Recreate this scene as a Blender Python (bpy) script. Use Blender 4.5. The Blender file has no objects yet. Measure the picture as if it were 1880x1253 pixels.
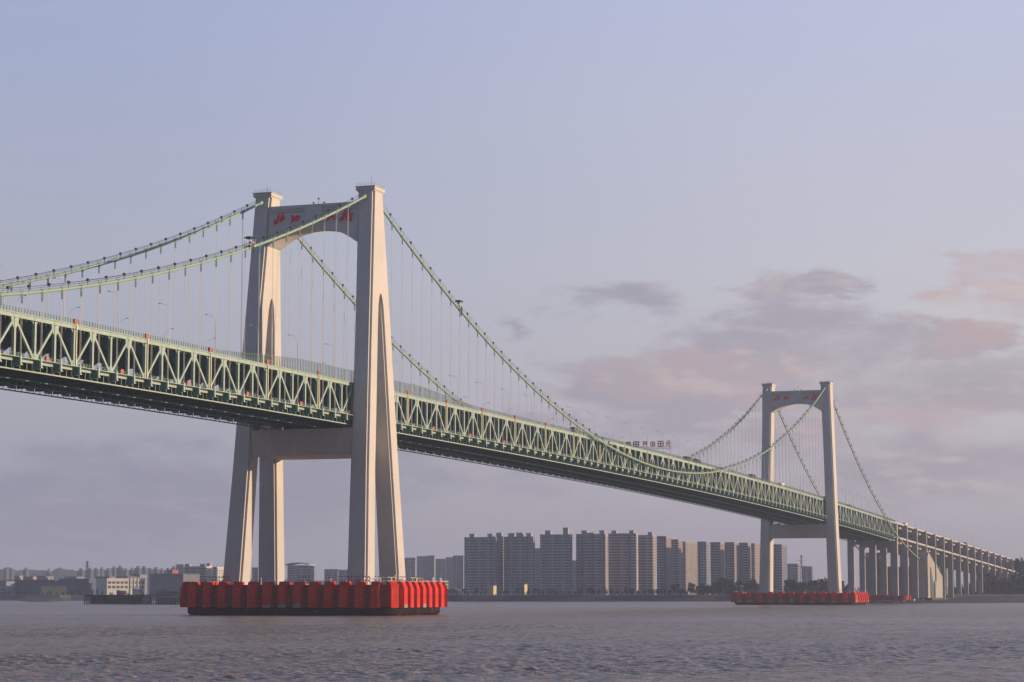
import bpy, math, random
from mathutils import Vector, noise
random.seed(7)
C = bpy.context.scene.collection
sc = bpy.context.scene
R = math.radians

# ------------------------------------------------------------------ camera
CAM = Vector((-738.79, -336.08, 7.65)); YAW = R(19.526); PITCH = R(6.353); FPX = 4163.65
cd = bpy.data.cameras.new('camera'); cam = bpy.data.objects.new('camera', cd); C.objects.link(cam)
cam.location = CAM; cam.rotation_euler = (math.pi/2+PITCH, 0, YAW-math.pi/2)
cd.sensor_width = 36; cd.lens = FPX/1880*36; cd.clip_start = 1; cd.clip_end = 30000
sc.camera = cam

def ray(u, v):
    F = Vector((math.cos(YAW)*math.cos(PITCH), math.sin(YAW)*math.cos(PITCH), math.sin(PITCH)))
    Rt = Vector((math.sin(YAW), -math.cos(YAW), 0)); U = Rt.cross(F)
    return F + Rt*(u-940)/FPX - U*(v-626.5)/FPX
def at(u, v, D):            # the point D metres ahead seen at photo pixel (u, v)
    d = ray(u, v); h = math.hypot(d.x, d.y)
    return CAM + d*(D/ (d.x*math.cos(YAW)+d.y*math.sin(YAW)))

# ------------------------------------------------------------------ sky and sun
SUN_AZ, SUN_EL = R(23), R(7.0)
S = Vector((math.sin(SUN_AZ)*math.cos(SUN_EL), -math.cos(SUN_AZ)*math.cos(SUN_EL), math.sin(SUN_EL)))
sl = bpy.data.lights.new('sun', 'SUN'); sl.energy = 5.0; sl.angle = R(0.6); sl.color = (1.0, .73, .49)
so = bpy.data.objects.new('sun', sl); C.objects.link(so)
so.rotation_euler = S.to_track_quat('Z', 'Y').to_euler(); so.location = (0, -400, 400)

W = bpy.data.worlds.new('World'); sc.world = W; W.use_nodes = True
nt = W.node_tree; N = nt.nodes; L = nt.links; N.clear()
def nd(t, **kw):
    n = N.new(t)
    for k, v in kw.items(): setattr(n, k, v)
    return n
def mth(op, a, b=None, c=None, clamp=False):
    n = nd('ShaderNodeMath', operation=op, use_clamp=clamp)
    for i, x in enumerate((a, b, c)):
        if x is None: continue
        if isinstance(x, (int, float)): n.inputs[i].default_value = x
        else: L.new(x, n.inputs[i])
    return n.outputs[0]
def mixc(f, a, b, mode='MIX'):
    n = nd('ShaderNodeMix', data_type='RGBA', blend_type=mode)
    for i, x in ((0, f), (6, a), (7, b)):
        if isinstance(x, (int, float)): n.inputs[i].default_value = x
        elif isinstance(x, tuple): n.inputs[i].default_value = (*x, 1)
        else: L.new(x, n.inputs[i])
    return n.outputs[2]
def ss(x, lo, hi):
    n = nd('ShaderNodeMapRange', interpolation_type='SMOOTHSTEP')
    L.new(x, n.inputs[0]); n.inputs[1].default_value = lo; n.inputs[2].default_value = hi
    return n.outputs[0]
sky = nd('ShaderNodeTexSky', sky_type='NISHITA', sun_disc=False, sun_elevation=SUN_EL, sun_rotation=math.pi-SUN_AZ, altitude=0, air_density=1.2, dust_density=2.0, ozone_density=1.5)
tc = nd('ShaderNodeTexCoord'); sep = nd('ShaderNodeSeparateXYZ'); L.new(tc.outputs['Generated'], sep.inputs[0])
az = mth('MULTIPLY', mth('ARCTAN2', sep.outputs[1], sep.outputs[0]), 57.29578)
el = mth('MULTIPLY', mth('ARCSINE', sep.outputs[2]), 57.29578)
def ae(u, v):
    d = ray(u, v); return math.degrees(math.atan2(d.y, d.x)), math.degrees(math.asin(d.z/d.length))
comb = nd('ShaderNodeCombineXYZ'); L.new(mth('MULTIPLY', az, .11), comb.inputs[0]); L.new(mth('MULTIPLY', el, .30), comb.inputs[1])
nz = nd('ShaderNodeTexNoise'); nz.inputs['Scale'].default_value = 2.1; nz.inputs['Detail'].default_value = 7; nz.inputs['Roughness'].default_value = .52
L.new(comb.outputs[0], nz.inputs['Vector']); n1 = nz.outputs[0]
nz2 = nd('ShaderNodeTexNoise'); nz2.inputs['Scale'].default_value = .62; nz2.inputs['Detail'].default_value = 4
L.new(comb.outputs[0], nz2.inputs['Vector']); n2 = nz2.outputs[0]
# clear air of the visible band by elevation, lighter towards the right (south east)
ramp = nd('ShaderNodeValToRGB'); er = ramp.color_ramp
L.new(mth('DIVIDE', el, 45.0, clamp=True), ramp.inputs[0])
SKYSTOPS = [(0, (.28, .275, .35)), (2.2/45, (.315, .315, .39)), (5/45, (.37, .378, .45)), (8/45, (.375, .405, .50)), (15/45, (.335, .39, .585)), (1, (.24, .32, .60))]
er.elements[0].position = 0; er.elements[0].color = (*SKYSTOPS[0][1], 1); er.elements[1].position = 1; er.elements[1].color = (*SKYSTOPS[-1][1], 1)
for p_, c_ in SKYSTOPS[1:-1]:
    e = er.elements.new(p_); e.color = (*c_, 1)
side = ss(az, 33, 5)
clear = mixc(side, ramp.outputs[0], (1.42, 1.31, 1.18), 'MULTIPLY')
clear = mixc(mth('MULTIPLY', ss(n2, .35, .7), .5), clear, (1.07, 1.04, 1.0), 'MULTIPLY')
nish = mixc(1.0, sky.outputs[0], (.10, .10, .10), 'MULTIPLY')
low = mth('MULTIPLY', ss(el, 40, 16), mth('MULTIPLY', ss(az, -40, -12), ss(az, 75, 45)))
dusk = mixc(ss(el, 2, 30), (.10, .145, .26), (.12, .19, .38))
nish = mixc(.72, nish, dusk)
base = mixc(low, nish, clear)
# cloud banks: soft ellipses broken by noise
wn = nd('ShaderNodeTexNoise'); wn.inputs['Scale'].default_value = 3.2; wn.inputs['Detail'].default_value = 6; wn.inputs['Roughness'].default_value = .6
L.new(comb.outputs[0], wn.inputs['Vector']); wsp = nd('ShaderNodeSeparateColor'); L.new(wn.outputs[1], wsp.inputs[0])
azw = mth('ADD', az, mth('MULTIPLY', mth('SUBTRACT', wsp.outputs[0], .5), 7.0)); elw = mth('ADD', el, mth('MULTIPLY', mth('SUBTRACT', wsp.outputs[1], .5), 2.0))
def bank(u, v, ru, rv, s=1.0):
    a0, e0 = ae(u, v); ra = ru/FPX*57.3; re = rv/FPX*57.3
    dx = mth('DIVIDE', mth('SUBTRACT', azw, a0), ra); dy = mth('DIVIDE', mth('SUBTRACT', elw, e0), re)
    d = mth('SQRT', mth('ADD', mth('MULTIPLY', dx, dx), mth('MULTIPLY', dy, dy)))
    return mth('MULTIPLY', mth('SUBTRACT', 1.25, d), s)
def union(bs):
    m = bs[0]
    for b in bs[1:]: m = mth('MAXIMUM', m, b)
    return m
# warp the coordinates so that the banks have broken, billowing edges
nw = nd('ShaderNodeTexNoise'); nw.inputs['Scale'].default_value = 5.5; nw.inputs['Detail'].default_value = 8; nw.inputs['Roughness'].default_value = .6
L.new(comb.outputs[0], nw.inputs['Vector']); n3 = nw.outputs[0]
off = nd('ShaderNodeVectorMath', operation='ADD'); off.inputs[1].default_value = (-.035, .05, 0); L.new(comb.outputs[0], off.inputs[0])
nzb = nd('ShaderNodeTexNoise'); nzb.inputs['Scale'].default_value = 2.1; nzb.inputs['Detail'].default_value = 7; nzb.inputs['Roughness'].default_value = .52
L.new(off.outputs[0], nzb.inputs['Vector'])
relief = mth('SUBTRACT', n1, nzb.outputs[0])
rough = mth('ADD', mth('MULTIPLY', mth('SUBTRACT', n1, .5), 1.9), mth('MULTIPLY', mth('SUBTRACT', n3, .5), 1.3))
grey = union([bank(1500, 650, 230, 70, 1.1), bank(1620, 700, 300, 70, .8), bank(1110, 548, 105, 30, .48), bank(1460, 530, 75, 42, .8), bank(915, 607, 46, 22, .5), bank(1750, 625, 100, 40, .9),
              bank(1260, 710, 260, 62, 1.0), bank(90, 930, 300, 90, 1.0), bank(400, 900, 300, 70, .9), bank(1300, 790, 420, 60, .6), bank(1700, 850, 360, 80, .6), bank(760, 870, 200, 60, .5)])
gm = ss(mth('ADD', mth('MINIMUM', grey, .6), mth('MULTIPLY', rough, .8)), -.06, .62)
pink = union([bank(1830, 515, 115, 46, 1.1), bank(1250, 690, 170, 48, 1.0), bank(1400, 700, 110, 50, .7), bank(1760, 615, 80, 36, .8), bank(1600, 770, 260, 60, .5)])
pm = ss(mth('ADD', mth('MINIMUM', pink, .6), mth('MULTIPLY', rough, .8)), .02, .75)
veil = ss(mth('ADD', n2, mth('MULTIPLY', mth('SUBTRACT', n3, .5), .35)), .42, .72)
base = mixc(mth('MULTIPLY', mth('MULTIPLY', veil, ss(el, 11, 4)), .35), base, mixc(side, (.37, .37, .43), (.56, .53, .53)))
col = mixc(mth('MULTIPLY', gm, .74), base, mixc(side, (.25, .255, .35), (.355, .318, .372)))
col = mixc(mth('MULTIPLY', pm, .68), col, mixc(side, (.37, .32, .375), (.505, .385, .40)))
glow = mth('MULTIPLY', mth('MULTIPLY', ss(relief, .0, .10), mth('MAXIMUM', gm, pm)), .5)
col = mixc(glow, col, mixc(side, (.41, .39, .43), (.62, .52, .49)))
hz = ss(el, 3.2, .2)
col = mixc(mth('MULTIPLY', hz, .45), col, mixc(side, (.262, .262, .345), (.395, .345, .375)))
bg = nd('ShaderNodeBackground'); L.new(col, bg.inputs[0]); bg.inputs[1].default_value = 1.0
wo = nd('ShaderNodeOutputWorld'); L.new(bg.outputs[0], wo.inputs[0])
sc.view_settings.view_transform = 'Standard'; sc.view_settings.look = 'None'; sc.view_settings.gamma = 1
sc.view_settings.exposure = 0.1
sc.cycles.volume_bounces = 1; sc.cycles.max_bounces = 6

# ------------------------------------------------------------------ materials
def mat(name, col, rough=.7, metal=0, var=.12, vscale=.3, streak=0, bump=0, grid=None, em=None, spec=.3, stain=None):
    m = bpy.data.materials.new(name); m.use_nodes = True; t = m.node_tree; b = t.nodes['Principled BSDF']
    b.inputs['Roughness'].default_value = rough; b.inputs['Metallic'].default_value = metal
    b.inputs['Specular IOR Level'].default_value = spec
    tcn = t.nodes.new('ShaderNodeTexCoord')
    def noise_(scale, vec, detail=5):
        n = t.nodes.new('ShaderNodeTexNoise'); n.inputs['Scale'].default_value = scale; n.inputs['Detail'].default_value = detail
        t.links.new(vec, n.inputs['Vector']); return n.outputs[0]
    def mapr(x, a, b_, c, d):
        n = t.nodes.new('ShaderNodeMapRange'); t.links.new(x, n.inputs[0])
        for i, q in enumerate((a, b_, c, d)): n.inputs[i+1].default_value = q
        return n.outputs[0]
    def mulc(colr, fac):
        n = t.nodes.new('ShaderNodeMix'); n.data_type = 'RGBA'; n.blend_type = 'MULTIPLY'; n.inputs[0].default_value = 1
        if isinstance(colr, tuple): n.inputs[6].default_value = (*colr, 1)
        else: t.links.new(colr, n.inputs[6])
        cb = t.nodes.new('ShaderNodeCombineColor'); [t.links.new(fac, cb.inputs[i]) for i in range(3)]
        t.links.new(cb.outputs[0], n.inputs[7]); return n.outputs[2]
    c = mulc(col, mapr(noise_(vscale, tcn.outputs['Object']), .3, .7, 1-var, 1+var))
    if streak:
        mp = t.nodes.new('ShaderNodeMapping'); mp.inputs['Scale'].default_value = (1.1, 1.1, .035); t.links.new(tcn.outputs['Object'], mp.inputs[0])
        c = mulc(c, mapr(noise_(1.0, mp.outputs[0], 4), .35, .68, 1-streak, 1+streak*.5))
    if grid:
        sp = t.nodes.new('ShaderNodeSeparateXYZ'); t.links.new(tcn.outputs['Object'], sp.inputs[0])
        f = t.nodes.new('ShaderNodeMath'); f.operation = 'FRACT'; dv = t.nodes.new('ShaderNodeMath'); dv.operation = 'DIVIDE'
        t.links.new(sp.outputs[2], dv.inputs[0]); dv.inputs[1].default_value = grid; t.links.new(dv.outputs[0], f.inputs[0])
        g = t.nodes.new('ShaderNodeMath'); g.operation = 'LESS_THAN'; t.links.new(f.outputs[0], g.inputs[0]); g.inputs[1].default_value = .035
        c = mulc(c, mapr(g.outputs[0], 0, 1, 1, .92))
    if stain:
        n = noise_(stain[1], tcn.outputs['Object'], 8); k = mapr(n, stain[2], stain[2]+.08, 0, 1)
        mx = t.nodes.new('ShaderNodeMix'); mx.data_type = 'RGBA'; t.links.new(k, mx.inputs[0]); t.links.new(c, mx.inputs[6]); mx.inputs[7].default_value = (*stain[0], 1); c = mx.outputs[2]
    t.links.new(c, b.inputs['Base Color'])
    if bump:
        bn = t.nodes.new('ShaderNodeBump'); bn.inputs['Strength'].default_value = bump; bn.inputs['Distance'].default_value = .1
        t.links.new(noise_(2.0, tcn.outputs['Object'], 6), bn.inputs['Height']); t.links.new(bn.outputs[0], b.inputs['Normal'])
    if em:
        b.inputs['Emission Color'].default_value = (*em[0], 1); b.inputs['Emission Strength'].default_value = em[1]
    return m
M = {
 'concrete': mat('concrete', (.56, .54, .51), .85, var=.05, vscale=.08, streak=.045, bump=.15, grid=4.5, stain=((.50, .485, .46), .16, .7)),
 'concrete2': mat('concrete_pier', (.38, .37, .36), .9, var=.1, vscale=.1, streak=.1, grid=6),
 'anchor': mat('concrete_anchorage', (.38, .355, .31), .9, var=.1, vscale=.1, streak=.12),
 'steel': mat('pale_green_steel', (.335, .45, .39), .5, var=.09, vscale=.6, spec=.4, stain=((.42, .34, .22), .5, .66)),
 'railgreen': mat('green_railing', (.20, .32, .24), .5, var=.1, vscale=1),
 'tealshade': mat('teal_and_shaded_steel', (.065, .235, .235), .55, var=.15, vscale=.5),  # dark green sockets; elsewhere pale green steel with shade put into its colour
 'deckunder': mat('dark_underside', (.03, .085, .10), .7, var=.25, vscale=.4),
 'cable': mat('cable_green', (.29, .41, .30), .45, var=.06, vscale=.5, spec=.4),
 'rope': mat('hanger_sheath', (.66, .65, .63), .5, var=.05, vscale=.2),
 'dark': mat('dark_fitting', (.03, .04, .04), .5, var=.2, vscale=2),
 'navy': mat('navy_canopy', (.01, .012, .03), .5, var=.1, vscale=2),
 'white': mat('white_paint', (.75, .75, .72), .5, var=.05, vscale=1),
 'cream': mat('cream_pipe', (.72, .62, .30), .4, var=.08, vscale=1),
 'orange': mat('orange_red_box', (.50, .14, .09), .5, var=.1, vscale=1),
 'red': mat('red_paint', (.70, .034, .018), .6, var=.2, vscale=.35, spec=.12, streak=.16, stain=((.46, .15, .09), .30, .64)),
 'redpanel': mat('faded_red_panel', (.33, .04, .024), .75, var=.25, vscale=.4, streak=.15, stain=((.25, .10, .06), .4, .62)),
 'hull': mat('weathered_black_hull', (.014, .009, .008), .8, var=.4, vscale=.4, streak=.2, spec=.1, stain=((.11, .05, .03), .5, .6)),
 'letter': mat('red_letters', (.90, .015, .035), .4, var=.02, vscale=1),
 'asphalt': mat('asphalt', (.05, .05, .052), .9, var=.1, vscale=.3),
 'apt': mat('apartment_wall', (.37, .345, .35), .85, var=.08, vscale=.05),
 'aptwarm': mat('apartment_wall_beige', (.31, .265, .25), .85, var=.08, vscale=.05),
 'slab': mat('balcony_slab', (.46, .46, .48), .8, var=.06, vscale=.1),
 'glass': mat('dark_window_glass', (.08, .09, .12), .25, var=.4, vscale=.15, spec=.5),
 'bluewall': mat('blue_grey_wall', (.21, .24, .30), .8, var=.12, vscale=.05),
 'farwall': mat('distant_wall', (.075, .095, .13), .9, var=.15, vscale=.03),
 'greywall': mat('grey_shed_wall', (.15, .155, .185), .8, var=.1, vscale=.06),
 'whitewall': mat('white_render', (.62, .57, .50), .8, var=.06, vscale=.1),
 'darkwall': mat('dark_blue_shed', (.075, .105, .15), .8, var=.15, vscale=.06),
 'signred': mat('sign_red', (.80, .16, .10), .5, var=.05), 'signgold': mat('sign_gold', (.85, .42, .16), .5, var=.05),
 'yellow': mat('yellow_wall', (.60, .50, .24), .8, var=.08, vscale=.1),
 'redroof': mat('brick_red_roof', (.34, .10, .08), .8, var=.1, vscale=.2),
 'mud': mat('wet_mud', (.05, .044, .038), .65, var=.35, vscale=.02, spec=.2, bump=.3),
 'land': mat('bank_ground', (.075, .08, .055), .95, var=.35, vscale=.02),
 'wallstone': mat('sea_wall_stone', (.07, .066, .064), .9, var=.3, vscale=.08),
 'grass': mat('grassy_mound', (.12, .125, .06), .95, var=.3, vscale=.08),
 'hill': mat('wooded_hill', (.035, .05, .06), 1.0, var=.3, vscale=.004),
 'leafA': mat('dark_foliage', (.04, .06, .045), .9, var=.45, vscale=.35, spec=.1),
 'leafB': mat('olive_foliage', (.055, .065, .032), .9, var=.4, vscale=.35, spec=.1),
 'bark': mat('bark', (.05, .04, .03), .95),
 'wood': mat('dark_timber', (.03, .03, .034), .9, var=.3, vscale=.3),
}

# ------------------------------------------------------------------ mesh builder
class MB:
    def __init__(s): s.v = []; s.f = []
    def quadbox(s, P):                 # eight corners: bottom ring then top ring
        b = len(s.v); s.v += [tuple(p) for p in P]
        s.f += [(b+3, b+2, b+1, b), (b+4, b+5, b+6, b+7), (b, b+1, b+5, b+4), (b+1, b+2, b+6, b+5), (b+2, b+3, b+7, b+6), (b+3, b, b+4, b+7)]
        return s
    def box(s, x0, x1, y0, y1, z0, z1):
        return s.quadbox([(x0, y0, z0), (x1, y0, z0), (x1, y1, z0), (x0, y1, z0), (x0, y0, z1), (x1, y0, z1), (x1, y1, z1), (x0, y1, z1)])
    def beam(s, p, q, w, h, side=(0, 1, 0)):     # w along side, h across
        p = Vector(p); q = Vector(q); d = (q-p).normalized(); a = Vector(side)
        a = (a - d*a.dot(d)).normalized(); b = d.cross(a).normalized()
        a *= w/2; b *= h/2
        return s.quadbox([p-a-b, p+a-b, p+a+b, p-a+b, q-a-b, q+a-b, q+a+b, q-a+b])
    def tube(s, p, q, r, n=6, r2=None):
        p = Vector(p); q = Vector(q); d = (q-p).normalized(); r2 = r if r2 is None else r2
        a = d.orthogonal().normalized(); b = d.cross(a); k = len(s.v)
        for i in range(n):
            c = a*math.cos(2*math.pi*i/n)+b*math.sin(2*math.pi*i/n); s.v.append(tuple(p+c*r)); s.v.append(tuple(q+c*r2))
        for i in range(n):
            j = (i+1) % n; s.f.append((k+2*i, k+2*j, k+2*j+1, k+2*i+1))
        s.f.append(tuple(k+2*i for i in reversed(range(n)))); s.f.append(tuple(k+2*i+1 for i in range(n)))
        return s
    def path(s, pts, r, n=10):
        k = len(s.v); pts = [Vector(p) for p in pts]
        for i, p in enumerate(pts):
            d = (pts[min(i+1, len(pts)-1)]-pts[max(i-1, 0)]).normalized(); a = d.cross(Vector((0, 0, 1))).normalized(); b = a.cross(d)
            for j in range(n):
                t = 2*math.pi*j/n; s.v.append(tuple(p+a*r*math.cos(t)+b*r*math.sin(t)))
        for i in range(len(pts)-1):
            for j in range(n):
                j2 = (j+1) % n; s.f.append((k+i*n+j, k+i*n+j2, k+(i+1)*n+j2, k+(i+1)*n+j))
        s.f.append(tuple(k+j for j in reversed(range(n)))); s.f.append(tuple(k+(len(pts)-1)*n+j for j in range(n)))
        return s
    def loft(s, rings, caps=True):
        k = len(s.v); n = len(rings[0])
        for r_ in rings: s.v += [tuple(p) for p in r_]
        for i in range(len(rings)-1):
            for j in range(n):
                j2 = (j+1) % n; s.f.append((k+i*n+j, k+i*n+j2, k+(i+1)*n+j2, k+(i+1)*n+j))
        if caps: s.f.append(tuple(k+j for j in reversed(range(n)))); s.f.append(tuple(k+(len(rings)-1)*n+j for j in range(n)))
        return s
    def prism(s, poly, e):             # planar polygon of 3D points extruded by e
        e = Vector(e); return s.loft([[Vector(p) for p in poly], [Vector(p)+e for p in poly]])
    def shift(s, d):
        s.v = [(a+d[0], b+d[1], c+d[2]) for a, b, c in s.v]; return s
    def build(s, name, m, parent=None, smooth=False, loc=None):
        me = bpy.data.meshes.new(name)
        v = s.v if loc is None else [(a-loc[0], b-loc[1], c-loc[2]) for a, b, c in s.v]
        me.from_pydata(v, [], s.f); me.update()
        import bmesh
        bm = bmesh.new(); bm.from_mesh(me); bmesh.ops.recalc_face_normals(bm, faces=bm.faces); bm.to_mesh(me); bm.free()
        me.materials.append(m)
        if smooth:
            for p in me.polygons: p.use_smooth = True
        o = bpy.data.objects.new(name, me); C.objects.link(o)
        if parent: o.parent = parent
        if loc is not None: o.location = loc
        return o
def empty(name, loc=(0, 0, 0)):
    o = bpy.data.objects.new(name, None); C.objects.link(o); o.location = loc; o.empty_display_size = 1; return o
def tag(o, label=None, cat=None, group=None, kind=None):
    if label: o['label'] = label
    if cat: o['category'] = cat
    if group: o['group'] = group
    if kind: o['kind'] = kind
    return o
def copy_tree(o, parent=None, loc=None):
    c = o.copy(); C.objects.link(c)
    if parent: c.parent = parent
    if loc is not None: c.location = loc
    for ch in kids.get(o.name, []): copy_tree(ch, c)
    return c
kids = {}
def reg(root, *parts):
    kids.setdefault(root.name, []).extend(parts); return root

def lerp(x, xs, ys):
    if x <= xs[0]: return ys[0]
    for i in range(1, len(xs)):
        if x <= xs[i]: return ys[i-1]+(ys[i]-ys[i-1])*(x-xs[i-1])/(xs[i]-xs[i-1])
    return ys[-1]
def T(x):                               # top of the upper chord along the bridge
    return 80.95-1.5e-5*x*x if x < 1070 else 80.95-1.5e-5*1070**2-(x-1070)*.0262
def cable_z(x):
    if x > 800: d = x-800; return 150.2-.503*d+.00053*d*d
    u = (abs(x)-400)/400; return 71.0+79.3*u*u

# ------------------------------------------------------------------ water, banks, hills
def water_material():
    m = bpy.data.materials.new('river_water'); m.use_nodes = True; t = m.node_tree; b = t.nodes['Principled BSDF']
    b.inputs['Roughness'].default_value = .30; b.inputs['IOR'].default_value = 1.33; b.inputs['Specular IOR Level'].default_value = .42
    g = t.nodes.new('ShaderNodeTexCoord')
    def nz_(sx, sy, detail, rough=.6):
        mp = t.nodes.new('ShaderNodeMapping'); mp.inputs['Scale'].default_value = (sx, sy, 1); mp.inputs['Rotation'].default_value = (0, 0, -YAW)
        t.links.new(g.outputs['Object'], mp.inputs[0]); n = t.nodes.new('ShaderNodeTexNoise'); n.inputs['Scale'].default_value = 1
        n.inputs['Detail'].default_value = detail; n.inputs['Roughness'].default_value = rough; t.links.new(mp.outputs[0], n.inputs['Vector']); return n.outputs[0]
    def ma(op, a, b_):
        n = t.nodes.new('ShaderNodeMath'); n.operation = op
        for i, x in enumerate((a, b_)):
            if isinstance(x, (int, float)): n.inputs[i].default_value = x
            else: t.links.new(x, n.inputs[i])
        return n.outputs[0]
    def mr_(x, a, b_, c, d):
        n = t.nodes.new('ShaderNodeMapRange'); t.links.new(x, n.inputs[0])
        for i, q in enumerate((a, b_, c, d)): n.inputs[i+1].default_value = q
        return n.outputs[0]
    big = mr_(nz_(.0035, .0010, 3), .40, .62, .35, 1.0)          # calm bands and ruffled bands
    dash = mr_(nz_(.035, .42, 4, .65), .36, .62, .30, 1.0)        # short ruffled patches
    h = ma('ADD', ma('MULTIPLY', nz_(.45, .32, 5, .7), 1.0), ma('MULTIPLY', nz_(.10, .09, 3), 1.5))
    bn = t.nodes.new('ShaderNodeBump'); bn.inputs['Distance'].default_value = 2.6
    t.links.new(ma('MULTIPLY', big, dash), bn.inputs['Strength'])
    t.links.new(h, bn.inputs['Height']); t.links.new(bn.outputs[0], b.inputs['Normal'])
    silt = nz_(.004, .0016, 4)
    mx = t.nodes.new('ShaderNodeMix'); mx.data_type = 'RGBA'; t.links.new(silt, mx.inputs[0]); mx.inputs[6].default_value = (.34, .245, .18, 1); mx.inputs[7].default_value = (.38, .275, .20, 1)
    t.links.new(mx.outputs[2], b.inputs['Base Color'])
    return m
WM = water_material()
tag(MB().box(-1050, 8100, -3400, 4400, -.6, 0).build('water', WM), kind='structure')
import numpy as np
def wave_patch():                       # the near reach of the river, with real chop
    ny_, nx_ = 1250, 1600
    dd_ = 150*(1480/150)**np.linspace(0, 1, nx_); tt = np.linspace(-.34, .34, ny_)
    Dm, Tm = np.meshgrid(dd_, tt, indexing='ij'); Lm = Dm*Tm; rs = np.random.RandomState(4); h = np.zeros_like(Dm)
    for i in range(84):
        lam = .75*(5.0/.75)**rs.rand(); a = rs.normal(0.6, .95); kx, ky = math.cos(a)*6.283/lam, math.sin(a)*6.283/lam
        row = np.clip((lam/(dd_*.00145)-1.8)/2.0, 0, 1); n_ = int((row > 0).sum())
        if n_ == 0: continue
        ph = kx*Dm[:n_]+ky*Lm[:n_]+rs.rand()*6.283; h[:n_] += (.0054*min(lam, 2.0)**.8)*row[:n_, None]*np.sin(ph+.35*np.sin(ph))
    env = np.ones_like(h)
    for i in range(12):
        lam = 40+260*rs.rand(); a = rs.rand()*6.283; env += .17*np.sin(math.cos(a)*6.283/lam*Dm+math.sin(a)*6.283/lam*Lm+rs.rand()*6.283)
    h *= np.clip(env, .45, 1.5)
    fade = np.clip((1480-Dm)/500, 0, 1)*np.clip((Dm-150)/12, 0, 1)*np.clip((.34-abs(Tm))/.03, 0, 1)
    z = h*fade+.004+.12*fade
    c_, s__ = math.cos(YAW), math.sin(YAW)
    co = np.stack([CAM.x+Dm*c_+Lm*s__, CAM.y+Dm*s__-Lm*c_, z], -1).reshape(-1, 3).astype(np.float32)
    idx = np.arange(nx_*ny_).reshape(nx_, ny_); q = np.stack([idx[:-1, :-1], idx[:-1, 1:], idx[1:, 1:], idx[1:, :-1]], -1).reshape(-1, 4)[:, ::-1]
    me = bpy.data.meshes.new('water'); me.vertices.add(len(co)); me.vertices.foreach_set('co', co.ravel())
    me.loops.add(q.size); me.loops.foreach_set('vertex_index', q.ravel().astype(np.int32)); me.polygons.add(len(q))
    me.polygons.foreach_set('loop_start', np.arange(0, q.size, 4, dtype=np.int32)); me.polygons.foreach_set('use_smooth', np.ones(len(q), dtype=bool)); me.update(calc_edges=True); me.materials.append(WM)
    o = bpy.data.objects.new('water', me); C.objects.link(o); o['kind'] = 'structure'
    nz_ = me.polygons[0].normal.z
    if nz_ < 0: me.flip_normals()
wave_patch()

# waterline along the far shore: (photo column, metres ahead)
shore = [(-3400, 3300), (-1600, 2800), (-500, 2500), (-60, 2450), (30, 2440), (60, 2080), (90, 2060), (130, 2350), (260, 2420), (420, 2300), (840, 2130), (1150, 2130), (1330, 2200), (1480, 2000), (1550, 1770), (1640, 1735), (1760, 1800), (1900, 1880), (2500, 2100)]
def groundpt(u, D, z): p = at(u, 1090, D); return (p.x, p.y, z)
dens = []
for i in range(len(shore)-1):
    (u0, d0), (u1, d1) = shore[i], shore[i+1]
    n = max(1, int(abs(u1-u0)/14))
    for j in range(n):
        t_ = j/n; dens.append((u0+(u1-u0)*t_, d0+(d1-d0)*t_+random.uniform(-9, 9)))
dens.append(shore[-1])
g = MB(); k = len(dens)
rows = [(-6, -.4), (14, .5), (55, 1.6)]
def back(u, D): return lerp(u, [-500, 840, 1330, 1550, 1700, 2500], [2480, 2160, 2230, 2000, 2080, 2300])
for dd, z in rows:
    for u, D in dens: g.v.append(groundpt(u, D+dd, z+random.uniform(-.15, .15)))
for i in range(len(rows)-1):
    for j in range(k-1): g.f.append((i*k+j, i*k+j+1, (i+1)*k+j+1, (i+1)*k+j))
b0 = len(g.v)
for u, D in dens: g.v.append(groundpt(u, max(back(u, D), D+70), 3.4))
for j in range(k-1): g.f.append((2*k+j, 2*k+j+1, b0+j+1, b0+j))
tag(g.build('mud_bank', M['mud']), kind='structure')
g = MB(); b0 = 0
lev = [(0, 3.3, 'b'), (25, 6.2, 'b'), (60, 6.3, 'b'), (5200, 6.5, 'b')]
for dd, z, _ in lev:
    for u, D in dens: g.v.append(groundpt(u, max(back(u, D), D+70)-4+dd, z))
for i in range(len(lev)-1):
    for j in range(k-1): g.f.append((i*k+j, i*k+j+1, (i+1)*k+j+1, (i+1)*k+j))
tag(g.build('land', M['land']), kind='structure')

def hill(name, pts, D, depth, m):
    g = MB(); n = len(pts)
    prof = [(0, 0), (.25, .55), (.5, .85), (.75, 1), (1.3, .8), (1.6, 0)]
    for a, h in prof:
        for u, v in pts:
            top = 7.65+(1090-v)/FPX*D; p = at(u, 1090, D+a*depth)
            g.v.append((p.x, p.y, 4+(top-4)*h*(1+.12*noise.noise(Vector((u*.05, a*3, D))))))
    for i in range(len(prof)-1):
        for j in range(n-1): g.f.append((i*n+j, i*n+j+1, (i+1)*n+j+1, (i+1)*n+j))
    return tag(g.build(name, m, smooth=True), kind='structure')
hp = [(-260, 1030), (-120, 1036), (0, 1041), (14, 1041), (40, 1044), (44, 1045), (60, 1046), (95, 1045), (108, 1041), (120, 1041), (140, 1044), (200, 1046), (260, 1049), (330, 1053), (420, 1060), (600, 1066), (800, 1072), (1000, 1078), (1400, 1080), (1800, 1076), (2100, 1070)]
hp2 = []
for i in range(len(hp)-1):
    for j in range(5):
        t_ = j/5; hp2.append((hp[i][0]+(hp[i+1][0]-hp[i][0])*t_, hp[i][1]+(hp[i+1][1]-hp[i][1])*t_+random.uniform(-.6, .6)))
hill('hills', hp2, 5600, 500, M['hill'])

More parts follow.
